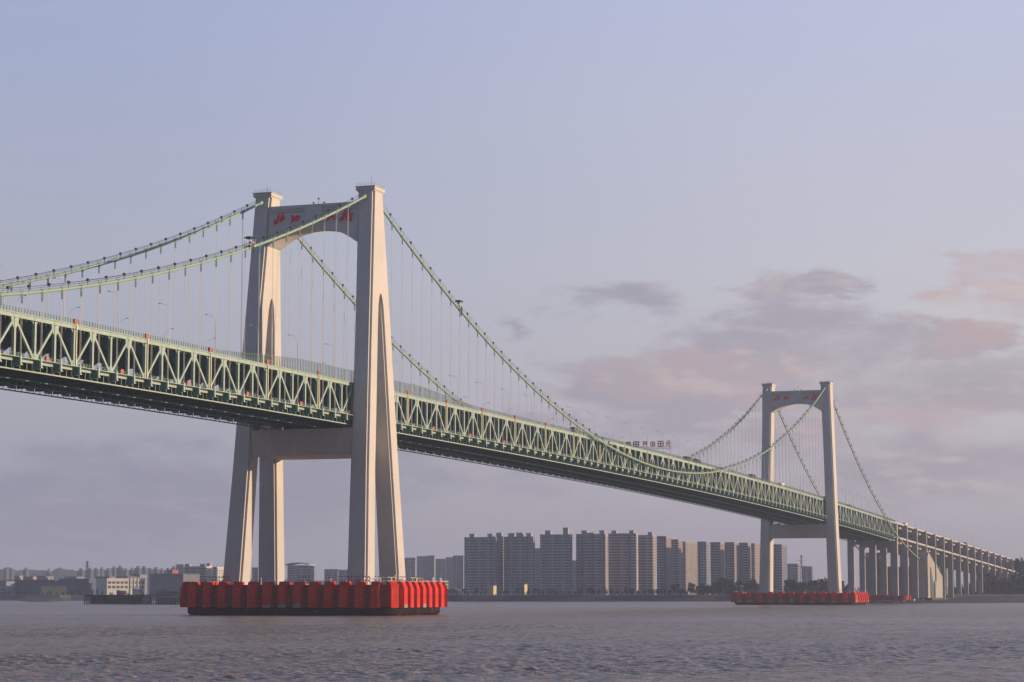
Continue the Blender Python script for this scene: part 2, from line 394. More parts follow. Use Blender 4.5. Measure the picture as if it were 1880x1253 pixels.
# sea wall along the far bank
wl = empty('sea_wall', groundpt(1000, 2150, 0)); wl.location = (0, 0, 0)
tag(wl, 'long low grey stone sea wall at the water below the apartment towers', 'sea wall')
g = MB(); gp = MB(); gr = MB()
us = list(range(700, 1345, 15))
for a, b in zip(us[:-1], us[1:]):
    A0 = Vector(groundpt(a, lerp(a, [700, 840, 1345], [2185, 2150, 2190]), 0)); B0 = Vector(groundpt(b, lerp(b, [700, 840, 1345], [2185, 2150, 2190]), 0))
    d = (B0-A0).normalized(); nrm = Vector((-d.y, d.x, 0));
    if nrm.x < 0: nrm = -nrm
    P = lambda q, off, z: (q.x+nrm.x*off, q.y+nrm.y*off, z)
    g.quadbox([P(A0, 0, -.5), P(B0, 0, -.5), P(B0, 9, -.5), P(A0, 9, -.5), P(A0, 3, 5.2), P(B0, 3, 5.2), P(B0, 9, 5.2), P(A0, 9, 5.2)])
    gp.quadbox([P(A0, 2.6, 5.2), P(B0, 2.6, 5.2), P(B0, 3.6, 5.2), P(A0, 3.6, 5.2), P(A0, 2.6, 6.2), P(B0, 2.6, 6.2), P(B0, 3.6, 6.2), P(A0, 3.6, 6.2)])
    q = P(A0, 3.1, 6.2); gr.box(q[0]-.12, q[0]+.12, q[1]-.12, q[1]+.12, 6.2, 7.4)
    gr.beam(P(A0, 3.1, 7.3), P(B0, 3.1, 7.3), .12, .12, (0, 0, 1))
g.build('wall_face', M['wallstone'], wl); gp.build('parapet', M['greywall'], wl); gr.build('railing', M['white'], wl)
wr = empty('sea_wall'); tag(wr, 'dark low sea wall on the right bank beyond the viaduct piers', 'sea wall')
g = MB(); gp = MB()
us = list(range(1560, 1960, 20))
for a, b in zip(us[:-1], us[1:]):
    f_ = lambda u: lerp(u, [1560, 1700, 1960], [2010, 2075, 2140])
    A0 = Vector(groundpt(a, f_(a), 0)); B0 = Vector(groundpt(b, f_(b), 0))
    nrm = Vector((.95, .3, 0)); P = lambda q, off, z: (q.x+nrm.x*off, q.y+nrm.y*off, z)
    g.quadbox([P(A0, -4, 1), P(B0, -4, 1), P(B0, 6, 1), P(A0, 6, 1), P(A0, 0, 5.4), P(B0, 0, 5.4), P(B0, 6, 5.4), P(A0, 6, 5.4)])
    gp.quadbox([P(A0, .5, 5.4), P(B0, .5, 5.4), P(B0, 1.3, 5.4), P(A0, 1.3, 5.4), P(A0, .5, 6.9), P(B0, .5, 6.9), P(B0, 1.3, 6.9), P(A0, 1.3, 6.9)])
g.build('wall_face', M['wallstone'], wr); gp.build('parapet', M['darkwall'], wr)

# ------------------------------------------------------------------ towers
OUT = lambda z: lerp(z, [8, 51.5, 94, 150.7], [27.8, 26.2, 25.05, 23.5])
INN = lambda z: lerp(z, [8, 53, 70, 90, 113, 150.3], [20.1, 19.3, 19.1, 18.8, 18.2, 17.05])
CX1 = lambda z: lerp(z, [8, 51.5, 94, 150.7], [18.7, 14.5, 10.35, 4.25])
SLOT = lambda z: lerp(z, [8, 11.6, 51.5, 67, 90, 109.6, 112.2, 113.4, 113.9], [10.8, 10.5, 7.2, 5.6, 3.5, 1.7, 1.2, .6, .02])
def notched(x0, x1, y0, y1, z, nx0=1.0, nx1=1.0, ny=.72):
    return [(x0+nx0, y0, z), (x1-nx1, y0, z), (x1-nx1, y0+ny, z), (x1, y0+ny, z), (x1, y1-ny, z), (x1-nx1, y1-ny, z), (x1-nx1, y1, z), (x0+nx0, y1, z), (x0+nx0, y1-ny, z), (x0, y1-ny, z), (x0, y0+ny, z), (x0+nx0, y0+ny, z)]
STROKES = {   # brush strokes in metres (Y to the left, Z) : list of (y, z, half width)
}
def stroke_px(pts):                     # drawn on the photo's lettering, turned into metres on the beam face
    o = []
    for u, v, w in pts:
        px = 490+u/10.444; py = 370+v/10.444
        yy = 16.8-(px-497)*.2141; zz = 146+((384-(px-497)*.077)-py)*.181
        o.append((yy, zz, w/10.444*.205/2))
    return o
CHARS = [
 [[(205, 245, 6), (222, 285, 26), (212, 350, 30), (200, 420, 28), (182, 482, 6)], [(145, 385, 12), (160, 415, 34), (158, 450, 36), (150, 490, 8)], [(160, 440, 14), (196, 380, 22), (205, 370, 8)],
  [(296, 235, 8), (300, 275, 30), (280, 340, 30), (258, 400, 34), (262, 430, 12)], [(258, 415, 16), (285, 400, 30), (312, 350, 24), (318, 325, 8)], [(300, 300, 8), (325, 330, 24), (352, 352, 10)]],
 [[(470, 280, 10), (495, 300, 34), (520, 325, 26), (528, 345, 10)], [(528, 340, 16), (505, 375, 46), (488, 410, 34), (482, 440, 8)], [(480, 320, 24), (500, 350, 44), (515, 375, 26)], [(528, 355, 10), (555, 320, 26), (585, 300, 36), (640, 298, 12)], [(560, 320, 24), (565, 360, 40), (560, 400, 20)], [(625, 300, 18), (605, 345, 38), (588, 392, 30), (570, 402, 12)], [(560, 355, 20), (600, 350, 22)]],
 [[(1150, 312, 8), (1200, 298, 22), (1290, 285, 22), (1305, 282, 6)], [(1260, 225, 8), (1245, 270, 28), (1195, 330, 30), (1150, 382, 26), (1122, 402, 6)], [(1240, 290, 8), (1268, 318, 20), (1300, 350, 34), (1296, 378, 12)]],
 [[(1500, 150, 8), (1498, 190, 26), (1480, 260, 30), (1460, 330, 28), (1440, 385, 10)], [(1425, 250, 10), (1470, 240, 28), (1540, 218, 18), (1570, 205, 8)], [(1480, 270, 14), (1440, 320, 26), (1402, 355, 26), (1410, 392, 12)], [(1495, 270, 10), (1520, 305, 22), (1528, 330, 8)], [(1580, 138, 10), (1585, 175, 30), (1570, 215, 20), (1540, 270, 12)], [(1560, 255, 10), (1605, 240, 26), (1648, 240, 26), (1640, 265, 8)], [(1530, 300, 8), (1580, 285, 22), (1625, 290, 10)], [(1560, 290, 10), (1548, 340, 24), (1525, 385, 10)], [(1600, 295, 10), (1625, 340, 32), (1630, 380, 12)], [(1575, 345, 12), (1600, 360, 28), (1590, 385, 10)], [(1450, 385, 8), (1475, 340, 22), (1490, 330, 8)]],
]
def letter_mesh(strokes, xf, thick=.45):
    g = MB()
    for si, s_ in enumerate(strokes):
        pts = stroke_px(s_); dense = []
        for i in range(len(pts)-1):
            for j in range(4):
                t_ = j/4; dense.append(tuple(pts[i][q]+(pts[i+1][q]-pts[i][q])*t_ for q in range(3)))
        dense.append(pts[-1]); rings = []
        for i, (y, z, w) in enumerate(dense):
            a = dense[max(i-1, 0)]; b = dense[min(i+1, len(dense)-1)]
            dy, dz = b[0]-a[0], b[1]-a[1]; l_ = math.hypot(dy, dz) or 1; ny, nz__ = -dz/l_, dy/l_
            x = xf(z)-.02-.004*si
            rings.append([(x-thick, y+ny*w, z+nz__*w), (x-thick, y-ny*w, z-nz__*w), (x+.3, y-ny*w, z-nz__*w), (x+.3, y+ny*w, z+nz__*w)])
        g.loft(rings)
    return g
def make_tower(X0, a_shape, label, zbase, beam_z, beamhalf):
    root = tag(empty('bridge_tower', (X0, 0, 0)), label, 'bridge tower')
    CXf = CX1 if a_shape else (lambda z: 5.45)
    for sgn, lab in ((-1, None), (1, None)):
        g = MB(); zs = [zbase, 20, 35, 51.5, 67, 80, 94, 102, 109.6, 112.2, 113.4, 113.9]
        def ring(x0, x1, z, a, b):
            y0, y1 = (INN(z), OUT(z)); r_ = notched(x0, x1, y0, y1, z, a, b)
            return [(p[0], p[1]*sgn, p[2]) for p in r_]
        if a_shape:
            g.loft([ring(-CXf(z), -SLOT(z), z, 1.0, min(.8, max(.01, (113.9-z)*.12))) for z in zs])
            g.loft([ring(SLOT(z), CXf(z), z, min(.8, max(.01, (113.9-z)*.12)), 1.0) for z in zs])
            g.loft([ring(-CXf(z), CXf(z), z, 1.0, 1.0) for z in (113.9, 125, 137, 150.3)])
        else:
            g.loft([ring(-CXf(z), CXf(z), z, .7, .7) for z in (zbase, 30, 53, 70, 90, 113, 130, 150.3)])
        leg = g.build('leg', M['concrete'], root); reg(root, leg)
        # capital with stepped mouldings, roof rail and mast
        g = MB(); cx = CXf(150); 
        for dz0, dz1, o in ((150.3, 150.75, .12), (150.75, 151.15, .5), (151.15, 151.9, .36), (151.9, 152.15, .62)):
            y = sorted((sgn*(17.05-o), sgn*(23.5+o))); g.box(-cx-o*.9, cx+o*.9, y[0], y[1], dz0, dz1)
        cap = g.build('capital', M['concrete'], root)
        g = MB(); ya, yb = sorted((sgn*17.0, sgn*23.6)); x0, x1 = -cx-.3, cx+.3
        for zz in (152.7, 153.2):
            for p, q in (((x0, ya), (x1, ya)), ((x0, yb), (x1, yb)), ((x0, ya), (x0, yb)), ((x1, ya), (x1, yb))): g.beam((*p, zz), (*q, zz), .06, .06, (0, 0, 1))
        for i in range(6):
            for yy in (ya, yb): x = x0+(x1-x0)*i/5; g.box(x-.04, x+.04, yy-.04, yy+.04, 152.15, 153.2)
        g.tube((0, sgn*20.6, 152.15), (0, sgn*20.6, 156.3 if a_shape else 155), .07, 5); g.tube((1.6, sgn*21.6, 152.15), (1.6, sgn*21.6, 154.6), .05, 5)
        g.box(-.5, .5, sgn*20.6-.06, sgn*20.6+.06, 155.2, 155.3)
        g.build('roof_railing', M['steel'], root)
        g = MB(); g.box(1.0, 3.2, sgn*20-1.0, sgn*20+.8, 152.15, 153.0); g.build('roof_hatch', M['orange'], root)
        # cable sleeve where the main cable meets the shaft and a ladder up from it
        for sx in (-1, 1):
            g = MB()
            xa = X0+sx*(CXf(148.4)-.4); xb = X0+sx*(CXf(148.4)+2.7)
            g.tube((xa-X0, sgn*20.3, cable_z(xa)), (xb-X0, sgn*20.3, cable_z(xb)), .85, 12, .6)
            g.build('cable_sleeve', M['cable'], root)
            g = MB()
            for q in (-.55, .55):
                g.beam((sx*(CXf(149)+2.3), sgn*20.3+q, cable_z(xb)+.5), (sx*(CXf(150)+.3), sgn*20.3+q, 152.4), .07, .07)
            for i in range(8):
                t_ = i/7; g.beam((sx*(CXf(149)+2.3-2.0*t_), sgn*20.3-.55, cable_z(xb)+.5+(151.9-cable_z(xb))*t_), (sx*(CXf(149)+2.3-2.0*t_), sgn*20.3+.55, cable_z(xb)+.5+(151.9-cable_z(xb))*t_), .06, .06, (0, 0, 1))
            g.build('ladder', M['steel'], root)
    # arched top beam
    BX = (lambda z: CXf(z)-.75) if a_shape else (lambda z: 4.7)
    ARCH = lambda y: 132.1+6.1*max(0, 1-(abs(y)/17.4)**2.15)
    ys = [-17.6+35.2*i/40 for i in range(41)]
    g = MB(); rings = []
    for y in ys:
        a = ARCH(y)+.0; rings.append([(-BX(a), y, a), (BX(a), y, a), (BX(146.1), y, 146.1), (-BX(146.1), y, 146.1)])
    g.loft(rings); tb = g.build('top_beam', M['concrete'], root)
    g = MB(); rings = []; rings2 = []
    for y in ys:
        a = ARCH(y); rings.append([(-BX(a)-.28, y, a-.12), (-BX(a)+.2, y, a-.12), (-BX(a+.9)+.2, y, a+.85), (-BX(a+.9)-.28, y, a+.85)])
    g.loft(rings); g.build('arch_moulding', M['concrete'], root)
    g = MB(); b1 = BX(146)
    g.box(-b1-.5, b1+.5, -17.2, 17.2, 146.1, 146.7)
    for s0, s1 in ((-16.9, -3.9), (3.9, 16.9)):
        g.box(-b1-.62, -b1+.3, s0, s1, 144.5, 144.75)
        g.box(-b1-.5, -b1+.3, s0, s1, 145.5, 146.1)
    g.build('cornice', M['concrete'], root)
    g = MB(); rings = []
    for z in (ARCH(0)+.8, 142, 146.1): rings.append([(-BX(z)-.6, -3.2-.04*(z-138), z), (-BX(z)+.4, -3.2-.04*(z-138), z), (-BX(z)+.4, 3.2+.04*(z-138), z), (-BX(z)-.6, 3.2+.04*(z-138), z)])
    g.loft(rings); g.build('keystone_panel', M['concrete'], root)
    for yy, h in ((-2.2, 1.1), (0, 2.6), (2.0, 1.2)):
        g = MB(); g.tube((0, yy, 146.7), (0, yy, 146.7+h), .06, 5); g.box(-.25, .25, yy-.3, yy+.3, 146.7+h-.1, 146.7+h+.35)
        g.build('roof_light', M['dark'], root)
    for st in CHARS: letter_mesh(st, lambda z: -BX(z)).build('lettering', M['letter'], root)
    # deck-level cross beam
    z0, z1 = beam_z
    g = MB(); hb = beamhalf
    g.box(-hb, hb, -19.6, 19.6, z0+.5, z1)
    g.box(-hb+.35, hb-.35, -19.55, 19.55, z0, z0+.5)
    for yy in (-15.5, 15.5):
        g.box(-hb*.7, hb*.7, yy-1.5, yy+1.5, z1, z1+.9)
    g.build('cross_beam', M['concrete'], root)
    return root
make_tower(0, True, 'nearer concrete bridge tower, tall A-shaped legs with arched top beam and red characters', 10.4, (56.0, 65.2), 12.6)
make_tower(800, False, 'farther, smaller looking concrete bridge tower with single straight legs in front of the apartment towers', 8.2, (45.4, 54.6), 4.7)

# ------------------------------------------------------------------ fender rings round the tower bases
def stadium(hx, hy, s, r=5.5):          # rounded rectangle: point and outward normal at arc length s
    a, b = hx-r, hy-r; q = math.pi*r/2; per = 4*a+4*b+4*q; s %= per
    for (cx, cy, dx, dy, ln) in ((-hx, b, 0, -1, 2*b), (-a, -b, math.pi, 0, q), (-a, -hy, 1, 0, 2*a), (a, -b, math.pi*1.5, 0, q), (hx, -b, 0, 1, 2*b), (a, b, 0, 0, q), (a, hy, -1, 0, 2*a), (-a, b, math.pi*.5, 0, q)):
        if s <= ln:
            if abs(ln-q) < 1e-6: t = dx+s/r; return (cx+r*math.cos(t), cy+r*math.sin(t)), (math.cos(t), math.sin(t))
            return (cx+dx*s, cy+dy*s), (dy, -dx)
        s -= ln
    return (-hx, b), (-1, 0)
def ring_pts(hx, hy, n=200, r=5.5):
    per = 4*(hx-r)+4*(hy-r)+2*math.pi*r
    return [stadium(hx, hy, per*i/n, r)[0] for i in range(n)], per
boxmesh = {}
def make_fender(X0, label, ztop, zlow, rx=25.4, hy=40.3, nbox=44, fl=None):
    root = tag(empty('fender_ring', (X0, 0, 0)), label, 'fender')
    P, per = ring_pts(rx, hy); Pin, _ = ring_pts(rx-4.5, hy-4.5); Ph, _ = ring_pts(rx-.7, hy-.7); Phb, _ = ring_pts(rx-2.2, hy-2.2)
    zt = ztop-1.1
    g = MB()
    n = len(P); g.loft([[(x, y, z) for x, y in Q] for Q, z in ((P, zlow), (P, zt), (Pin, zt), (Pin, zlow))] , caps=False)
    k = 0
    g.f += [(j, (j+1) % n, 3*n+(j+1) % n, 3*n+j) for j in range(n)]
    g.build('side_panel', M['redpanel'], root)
    g = MB(); g.loft([[(x, y, z) for x, y in Q] for Q, z in ((Phb, -.5), (Ph, .9), (Ph, zlow+.02), (Phb, zlow+.02))]); g.build('hull', M['hull'], root)
    g = MB(); g.loft([[(x, y, z) for x, y in Q] for Q, z in ((Pin, zt-1.2), (Pin, zt-.6))]); g.build('deck', M['greywall'], root)
    g = MB()
    # holes as small dark bosses on the panels
    step = per/nbox; rr = random.Random(3)
    for i in range(nbox):
        for q in ((-.62, .62) if i % 3 else (0,)):
            s_ = (i+.5)*step+q+rr.uniform(-.05, .05); (x, y), (nx, ny) = stadium(rx, hy, s_); tx, ty = -ny, nx
            for z in [zt-.7, zt-2.6, zt-4.7, zt-6.4]:
                if z < zlow+.3: continue
                p = Vector((x, y, z)); g.tube(p-Vector((nx, ny, 0))*.05, p+Vector((nx, ny, 0))*.03, .30, 6)
    g.build('panel_hole', M['dark'], root)['kind'] = 'stuff'
    g = MB(); g2 = MB(); g3 = MB()
    for i in range(nbox):
        (x, y), (nx, ny) = stadium(rx, hy, i*step); tx, ty = -ny, nx
        h = ztop-zlow; w = 1.5; b = .7
        # profile in (out, z): chamfered top
        prof = [(-.5, zlow-.15), (b+.95, zlow-.15), (b+.95, ztop-2.3), (b-.1, ztop), (-1.9, ztop), (-1.9, zt-.3), (-.5, zt-.3)]
        g = MB(); dw = rr.uniform(-.12, .12)
        ring = lambda t_: [(nx*o+tx*t_, ny*o+ty*t_, z-zlow) for o, z in prof]
        key = None
        g.loft([ring(-w-dw), ring(w+dw)])
        o = g.build('fender_box', M['red'], root); o.location = (x, y, zlow)
        q = MB(); q.tube((nx*-.6, ny*-.6, ztop-zlow), (nx*-.6, ny*-.6, ztop-zlow+.28), .32, 8, .2)
        q.build('bollard', M['white'], o)
        if rr.random() < .4:
            tr = MB(); e_ = b+.98; zl = rr.uniform(.7, 1.5)
            tr.loft([[(nx*e_+tx*t_, ny*e_+ty*t_, z) for t_, z in ((-w, -.13), (w, -.13), (w*.98, zl*rr.uniform(.6, 1)), (w*.3, zl), (-w*.5, zl*.9), (-w*.95, zl*.4))], [(nx*(e_-.1)+tx*t_, ny*(e_-.1)+ty*t_, z) for t_, z in ((-w, -.13), (w, -.13), (w*.98, zl*.7), (w*.3, zl), (-w*.5, zl*.9), (-w*.95, zl*.4))]])
            tr.build('bare_patch', M['aptwarm'], o)
    return root
make_fender(0, 'big red ribbed fender ring floating round the base of the nearer tower', 11.75, 3.0)
make_fender(800, 'distant red ribbed fender ring round the base of the farther tower', 8.7, 1.9, nbox=36, hy=42.2)

def floodlight(loc, rot, label):
    root = tag(empty('floodlight_rack', loc), label, 'light rack', 'floodlight racks on the fender rings'); root.rotation_euler.z = rot
    g = MB(); g.box(-.14, .14, -.14, .14, 0, 3.1); reg(root, g.build('post', M['white'], root))
    g = MB()
    for z in (1.8, 3.05): g.box(-.07, .07, -2.1, 2.1, z, z+.12)
    reg(root, g.build('crossbar', M['white'], root))
    for z in (1.9, 3.15):
        for i in range(4):
            q = MB(); y = -1.8+i*1.2; q.box(-.2, .12, y-.2, y+.2, z, z+.3); reg(root, q.build('lamp', M['dark'], root))
    return root
fl0 = floodlight((-18.5, 34, 10.1), 0, 'white rack of small dark lamps on the red ring round the nearer tower')
for x, y, z, r_ in ((-18.5, 30.3, 10.1, 0), (-18.5, 26.6, 10.1, 0), (-20, 11.5, 10.1, .1), (-20, -5, 10.1, 0), (-19.4, -19.5, 10.1, 0), (-19.4, -23.2, 10.1, 0), (-18.8, -26.9, 10.1, 0), (-14, -31, 10.1, .8), (-9, -33, 10.1, 1.2), (0, -33.5, 10.1, 1.5), (9, -33.5, 10.1, 1.57), (14, -33, 10.1, 1.57), (20, -31, 10.1, .9), (18, 2, 10.1, 0)):
    c = copy_tree(fl0); c.location = (x, y, z); c.rotation_euler.z = r_
for x, y in ((780, 30), (780, 12), (780, -8), (782, -30), (800, -34), (815, -34)):
    c = copy_tree(fl0); c.location = (x, y, 7.3); c['label'] = 'small distant white rack of lamps on the ring round the farther tower'
b = tag(empty('navigation_beacon', (-6.5, -33.2, 10.1)), 'red and white beacon post standing on the red ring right of the nearer tower', 'beacon')
MB().tube((0, 0, 0), (0, 0, 2.0), .35, 10).build('base_post', M['red'], b)
MB().tube((0, 0, 2.0), (0, 0, 2.9), .55, 10, .45).build('lantern', M['letter'], b)
q = MB(); q.tube((0, 0, 2.9), (0, 0, 4.1), .3, 8, .22).box(-.5, .5, -.05, .05, 3.6, 3.7); q.build('lamp', M['yellow'], b)
q = MB(); q.box(.6, .75, -1.2, -1.05, 0, 4.2); q.box(.6, .75, -1.6, -.5, 3.4, 3.5); q.build('side_pole', M['white'], b)
b = tag(empty('navigation_beacon', (780, 36, 7.0)), 'small white beacon lattice on the left end of the farther red ring', 'beacon')
q = MB()
for sx in (-.4, .4):
    for sy in (-.4, .4): q.box(sx-.07, sx+.07, sy-.07, sy+.07, 0, 5)
for z in (1, 2.2, 3.4): q.box(-.45, .45, -.5, -.4, z, z+.1); q.box(-.5, -.4, -.45, .45, z, z+.1)
q.build('lattice', M['white'], b); MB().tube((0, 0, 5), (0, 0, 6.2), 1.1, 10, .9).build('lantern', M['white'], b)
b = tag(empty('navigation_beacon', (812, -36, 7.0)), 'small beacon with a pale globe at the right end of the farther red ring', 'beacon')
MB().tube((0, 0, 0), (0, 0, 3.2), .25, 8).build('base_post', M['red'], b); MB().tube((0, 0, 3.2), (0, 0, 4.8), .7, 10, .5).build('lantern', M['white'], b)

# ------------------------------------------------------------------ stiffening truss with two decks
G = tag(empty('truss_girder'), 'long double-deck pale green steel truss carrying the roadways through both towers', 'bridge deck')
WY = 18.2; HX = 20.5
def seg_xs(): return [-420+10*i for i in range(0, 122)] + [810+10*i for i in range(0, 27)]
def span_ok(a, b): return not (a >= 790 and b <= 810)
XS = [-420+10*i for i in range(0, 150)]; XS = [x for x in XS if x <= 1070]
def along(name, m, y0, y1, za, zb, parent=G, step=10, xs=None, gap=True):
    g = MB(); X_ = xs or XS
    for a, b in zip(X_[:-1], X_[1:]):
        if gap and not span_ok(a, b): continue
        g.quadbox([(a, y0, T(a)+za), (b, y0, T(b)+za), (b, y1, T(b)+za), (a, y1, T(a)+za), (a, y0, T(a)+zb), (b, y0, T(b)+zb), (b, y1, T(b)+zb), (a, y1, T(a)+zb)])
    return g.build(name, m, parent)
for s_ in (-1, 1):
    for part in ([x for x in XS if x <= 790], [x for x in XS if x >= 810]):
        y = sorted((s_*(WY-.45), s_*(WY+.45))); along('top_chord', M['steel'], y[0], y[1], -1.05, -.02, xs=part)
        y = sorted((s_*(WY-.5), s_*(WY+.5))); along('bottom_chord', M['steel'], y[0], y[1], -12.45, -11.7, xs=part)
    y = sorted((s_*(WY-.55), s_*(WY+.75))); along('deck_edge', M['steel'], y[0], y[1], .0, .26, gap=False)
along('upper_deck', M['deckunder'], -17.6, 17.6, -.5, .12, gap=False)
along('upper_road', M['asphalt'], -16.8, 16.8, .124, .2, gap=False)
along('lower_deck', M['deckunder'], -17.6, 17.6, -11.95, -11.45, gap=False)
along('lower_road', M['asphalt'], -16, 16, -11.446, -11.35, gap=False)
g = MB()
for a, b in zip(XS[:-1], XS[1:]):
    for yy in [-16+2*i for i in range(17)]:
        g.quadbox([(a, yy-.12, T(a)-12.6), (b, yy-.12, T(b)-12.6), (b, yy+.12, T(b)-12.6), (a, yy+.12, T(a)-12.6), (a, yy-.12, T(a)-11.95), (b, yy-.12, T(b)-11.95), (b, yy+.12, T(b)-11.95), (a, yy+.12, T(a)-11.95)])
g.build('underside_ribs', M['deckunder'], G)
g = MB(); gu = MB()
for x in XS:
    z = T(x); g.box(x-.35, x+.35, -17.7, 17.7, z-14.0, z-11.95)
    if x < 1070: z = T(x+5); g.box(x+4.8, x+5.2, -17.7, 17.7, z-13.2, z-11.95)
    z = T(x); gu.box(x-.3, x+.3, -17.7, 17.7, z-2.9, z-.5)
    for q in (3.33, 6.66):
        gu.box(x+q-.12, x+q+.12, -17.7, 17.7, z-1.5, z-.5)
    for s_ in (-1, 1):   # sway frames: haunches at the truss planes
        gu.prism([(x-.3, s_*17.7, z-2.9), (x-.3, s_*17.7, z-5.2), (x-.3, s_*14.6, z-2.9)], (.6, 0, 0))
g.build('lower_floor_beam', M['deckunder'], G)['kind'] = 'stuff'
gu.build('upper_floor_beam', M['tealshade'], G)['kind'] = 'stuff'
g = MB()
for a, b in zip(XS[:-1], XS[1:]):
    for yy in [-15+2.5*i for i in range(13)]:
        g.quadbox([(a, yy-.1, T(a)-1.1), (b, yy-.1, T(b)-1.1), (b, yy+.1, T(b)-1.1), (a, yy+.1, T(a)-1.1), (a, yy-.1, T(a)-.5), (b, yy-.1, T(b)-.5), (b, yy+.1, T(b)-.5), (a, yy+.1, T(a)-.5)])
g.build('upper_stringers', M['deckunder'], G)
for yy in (-18.2, -3, 7.5, 18.2):     # maintenance rails hung under the floor beams
    m_ = M['steel'] if yy == -18.2 else M['tealshade']  # near rail in the sunlit tone, the rest painted in the shaded tone
    g = MB()
    for a, b in zip(XS[:-1], XS[1:]):
        g.quadbox([(a, yy-.22, T(a)-14.75), (b, yy-.22, T(b)-14.75), (b, yy+.22, T(b)-14.75), (a, yy+.22, T(a)-14.75), (a, yy-.22, T(a)-14.4), (b, yy-.22, T(b)-14.4), (b, yy+.22, T(b)-14.4), (a, yy+.22, T(a)-14.4)])
        for q in (0, 3.33, 6.67): x = a+q; g.box(x-.08, x+.08, yy-.08, yy+.08, T(x)-14.42, T(x)-12.6)
    g.build('maintenance_rail', m_, G)
# web members: the hundred that show largest are parts of their own
def post_mb(x, s_):
    z = T(x); g = MB(); g.box(-.45, .45, s_*WY-.42, s_*WY+.42, z-11.6-z, -1.25)
    for sx in (-1, 1):   # curved knees under the top chord
        g.prism([(sx*.45, s_*WY-.15, -1.25), (sx*1.7, s_*WY-.15, -1.25), (sx*1.15, s_*WY-.15, -1.45), (sx*.7, s_*WY-.15, -1.95), (sx*.45, s_*WY-.15, -2.7)], (0, .3, 0))
    return g
def node_odd(x): return (round(x/10) % 2) != 0          # odd: diagonals meet at the top
def diag_mb(x, s_):      # diagonal of the panel x..x+10
    up0 = node_odd(x); a, b = x, x+10; g = MB()
    za = (T(a)-1.0 if up0 else T(a)-11.7)-T(x); zb = (T(b)-1.0 if not up0 else T(b)-11.7)-T(x)
    d = Vector((10, 0, zb-za)).normalized()
    g.beam(Vector((0, s_*WY, za))+d*.9, Vector((10, s_*WY, zb))-d*.9, .62, .72, (0, 1, 0))
    # gusset plates
    tx = 0 if up0 else 10; sg = 1 if up0 else -1; zt = max(za, zb); zb_ = min(za, zb); bx = 10 if up0 else 0
    g.prism([(tx+sg*.4, s_*WY-.33, zt+.05), (tx+sg*1.9, s_*WY-.33, zt+.05), (tx+sg*1.5, s_*WY-.33, zt-1.9), (tx+sg*.4, s_*WY-.33, zt-3.0)], (0, .66, 0))
    g.prism([(bx-sg*.4, s_*WY-.33, zb_), (bx-sg*2.0, s_*WY-.33, zb_), (bx-sg*1.2, s_*WY-.33, zb_+1.7), (bx-sg*.4, s_*WY-.33, zb_+2.3)], (0, .66, 0))
    return g
def bracket_mb(x, s_):
    g = MB(); y0 = s_*(WY+.5); y1 = s_*HX
    g.prism([(-.3, y0, -11.6), (-.3, y1, -11.6), (-.3, y1, -12.9), (-.3, y0+s_*.9, -13.9), (-.3, y0-s_*.4, -13.9)], (.6, 0, 0))
    return g
def anchor_mb(x, s_):
    g = MB(); yy = s_*HX; g.box(-.34, .34, yy-.15, yy+.35, -13.4, -10.9); g.box(-.34, .75, yy-.2, yy+.3, -13.6, -13.3); return g
rest_p, rest_d, rest_b, rest_a = MB(), MB(), MB(), MB()
def add(rest, mb, x):
    mb.shift((x, 0, T(x))); k_ = len(rest.v); rest.v += mb.v; rest.f += [tuple(i+k_ for i in f) for f in mb.f]
vis = [x for x in XS if -250 <= x <= 750 and x % 10 == 0][:100]
for x in XS:
    for s_ in (-1, 1):
        near = s_ == -1 and x in vis
        if 790 < x < 810: continue
        if near:
            o = post_mb(x, s_).build('vertical_post', M['steel'], G); o.location = (x, 0, T(x))
            o = bracket_mb(x, s_).build('hanger_bracket', M['tealshade'], G); o.location = (x, 0, T(x))
            o2 = anchor_mb(x, s_).build('anchor_plate', M['steel'], o)
            o = diag_mb(x, s_).build('diagonal_brace', M['steel'], G); o.location = (x, 0, T(x))
        else:
            add(rest_p, post_mb(x, s_), x)
            if x < 1070 and span_ok(x, x+10): add(rest_d, diag_mb(x, s_), x)
            if x < 1060 and abs(x) > 15: add(rest_b, bracket_mb(x, s_), x); add(rest_a, anchor_mb(x, s_), x)
rest_p.build('vertical_posts', M['steel'], G)['kind'] = 'stuff'; rest_d.build('diagonal_braces', M['steel'], G)['kind'] = 'stuff'
rest_b.build('hanger_brackets', M['tealshade'], G)['kind'] = 'stuff'; rest_a.build('anchor_plates', M['steel'], G)['kind'] = 'stuff'
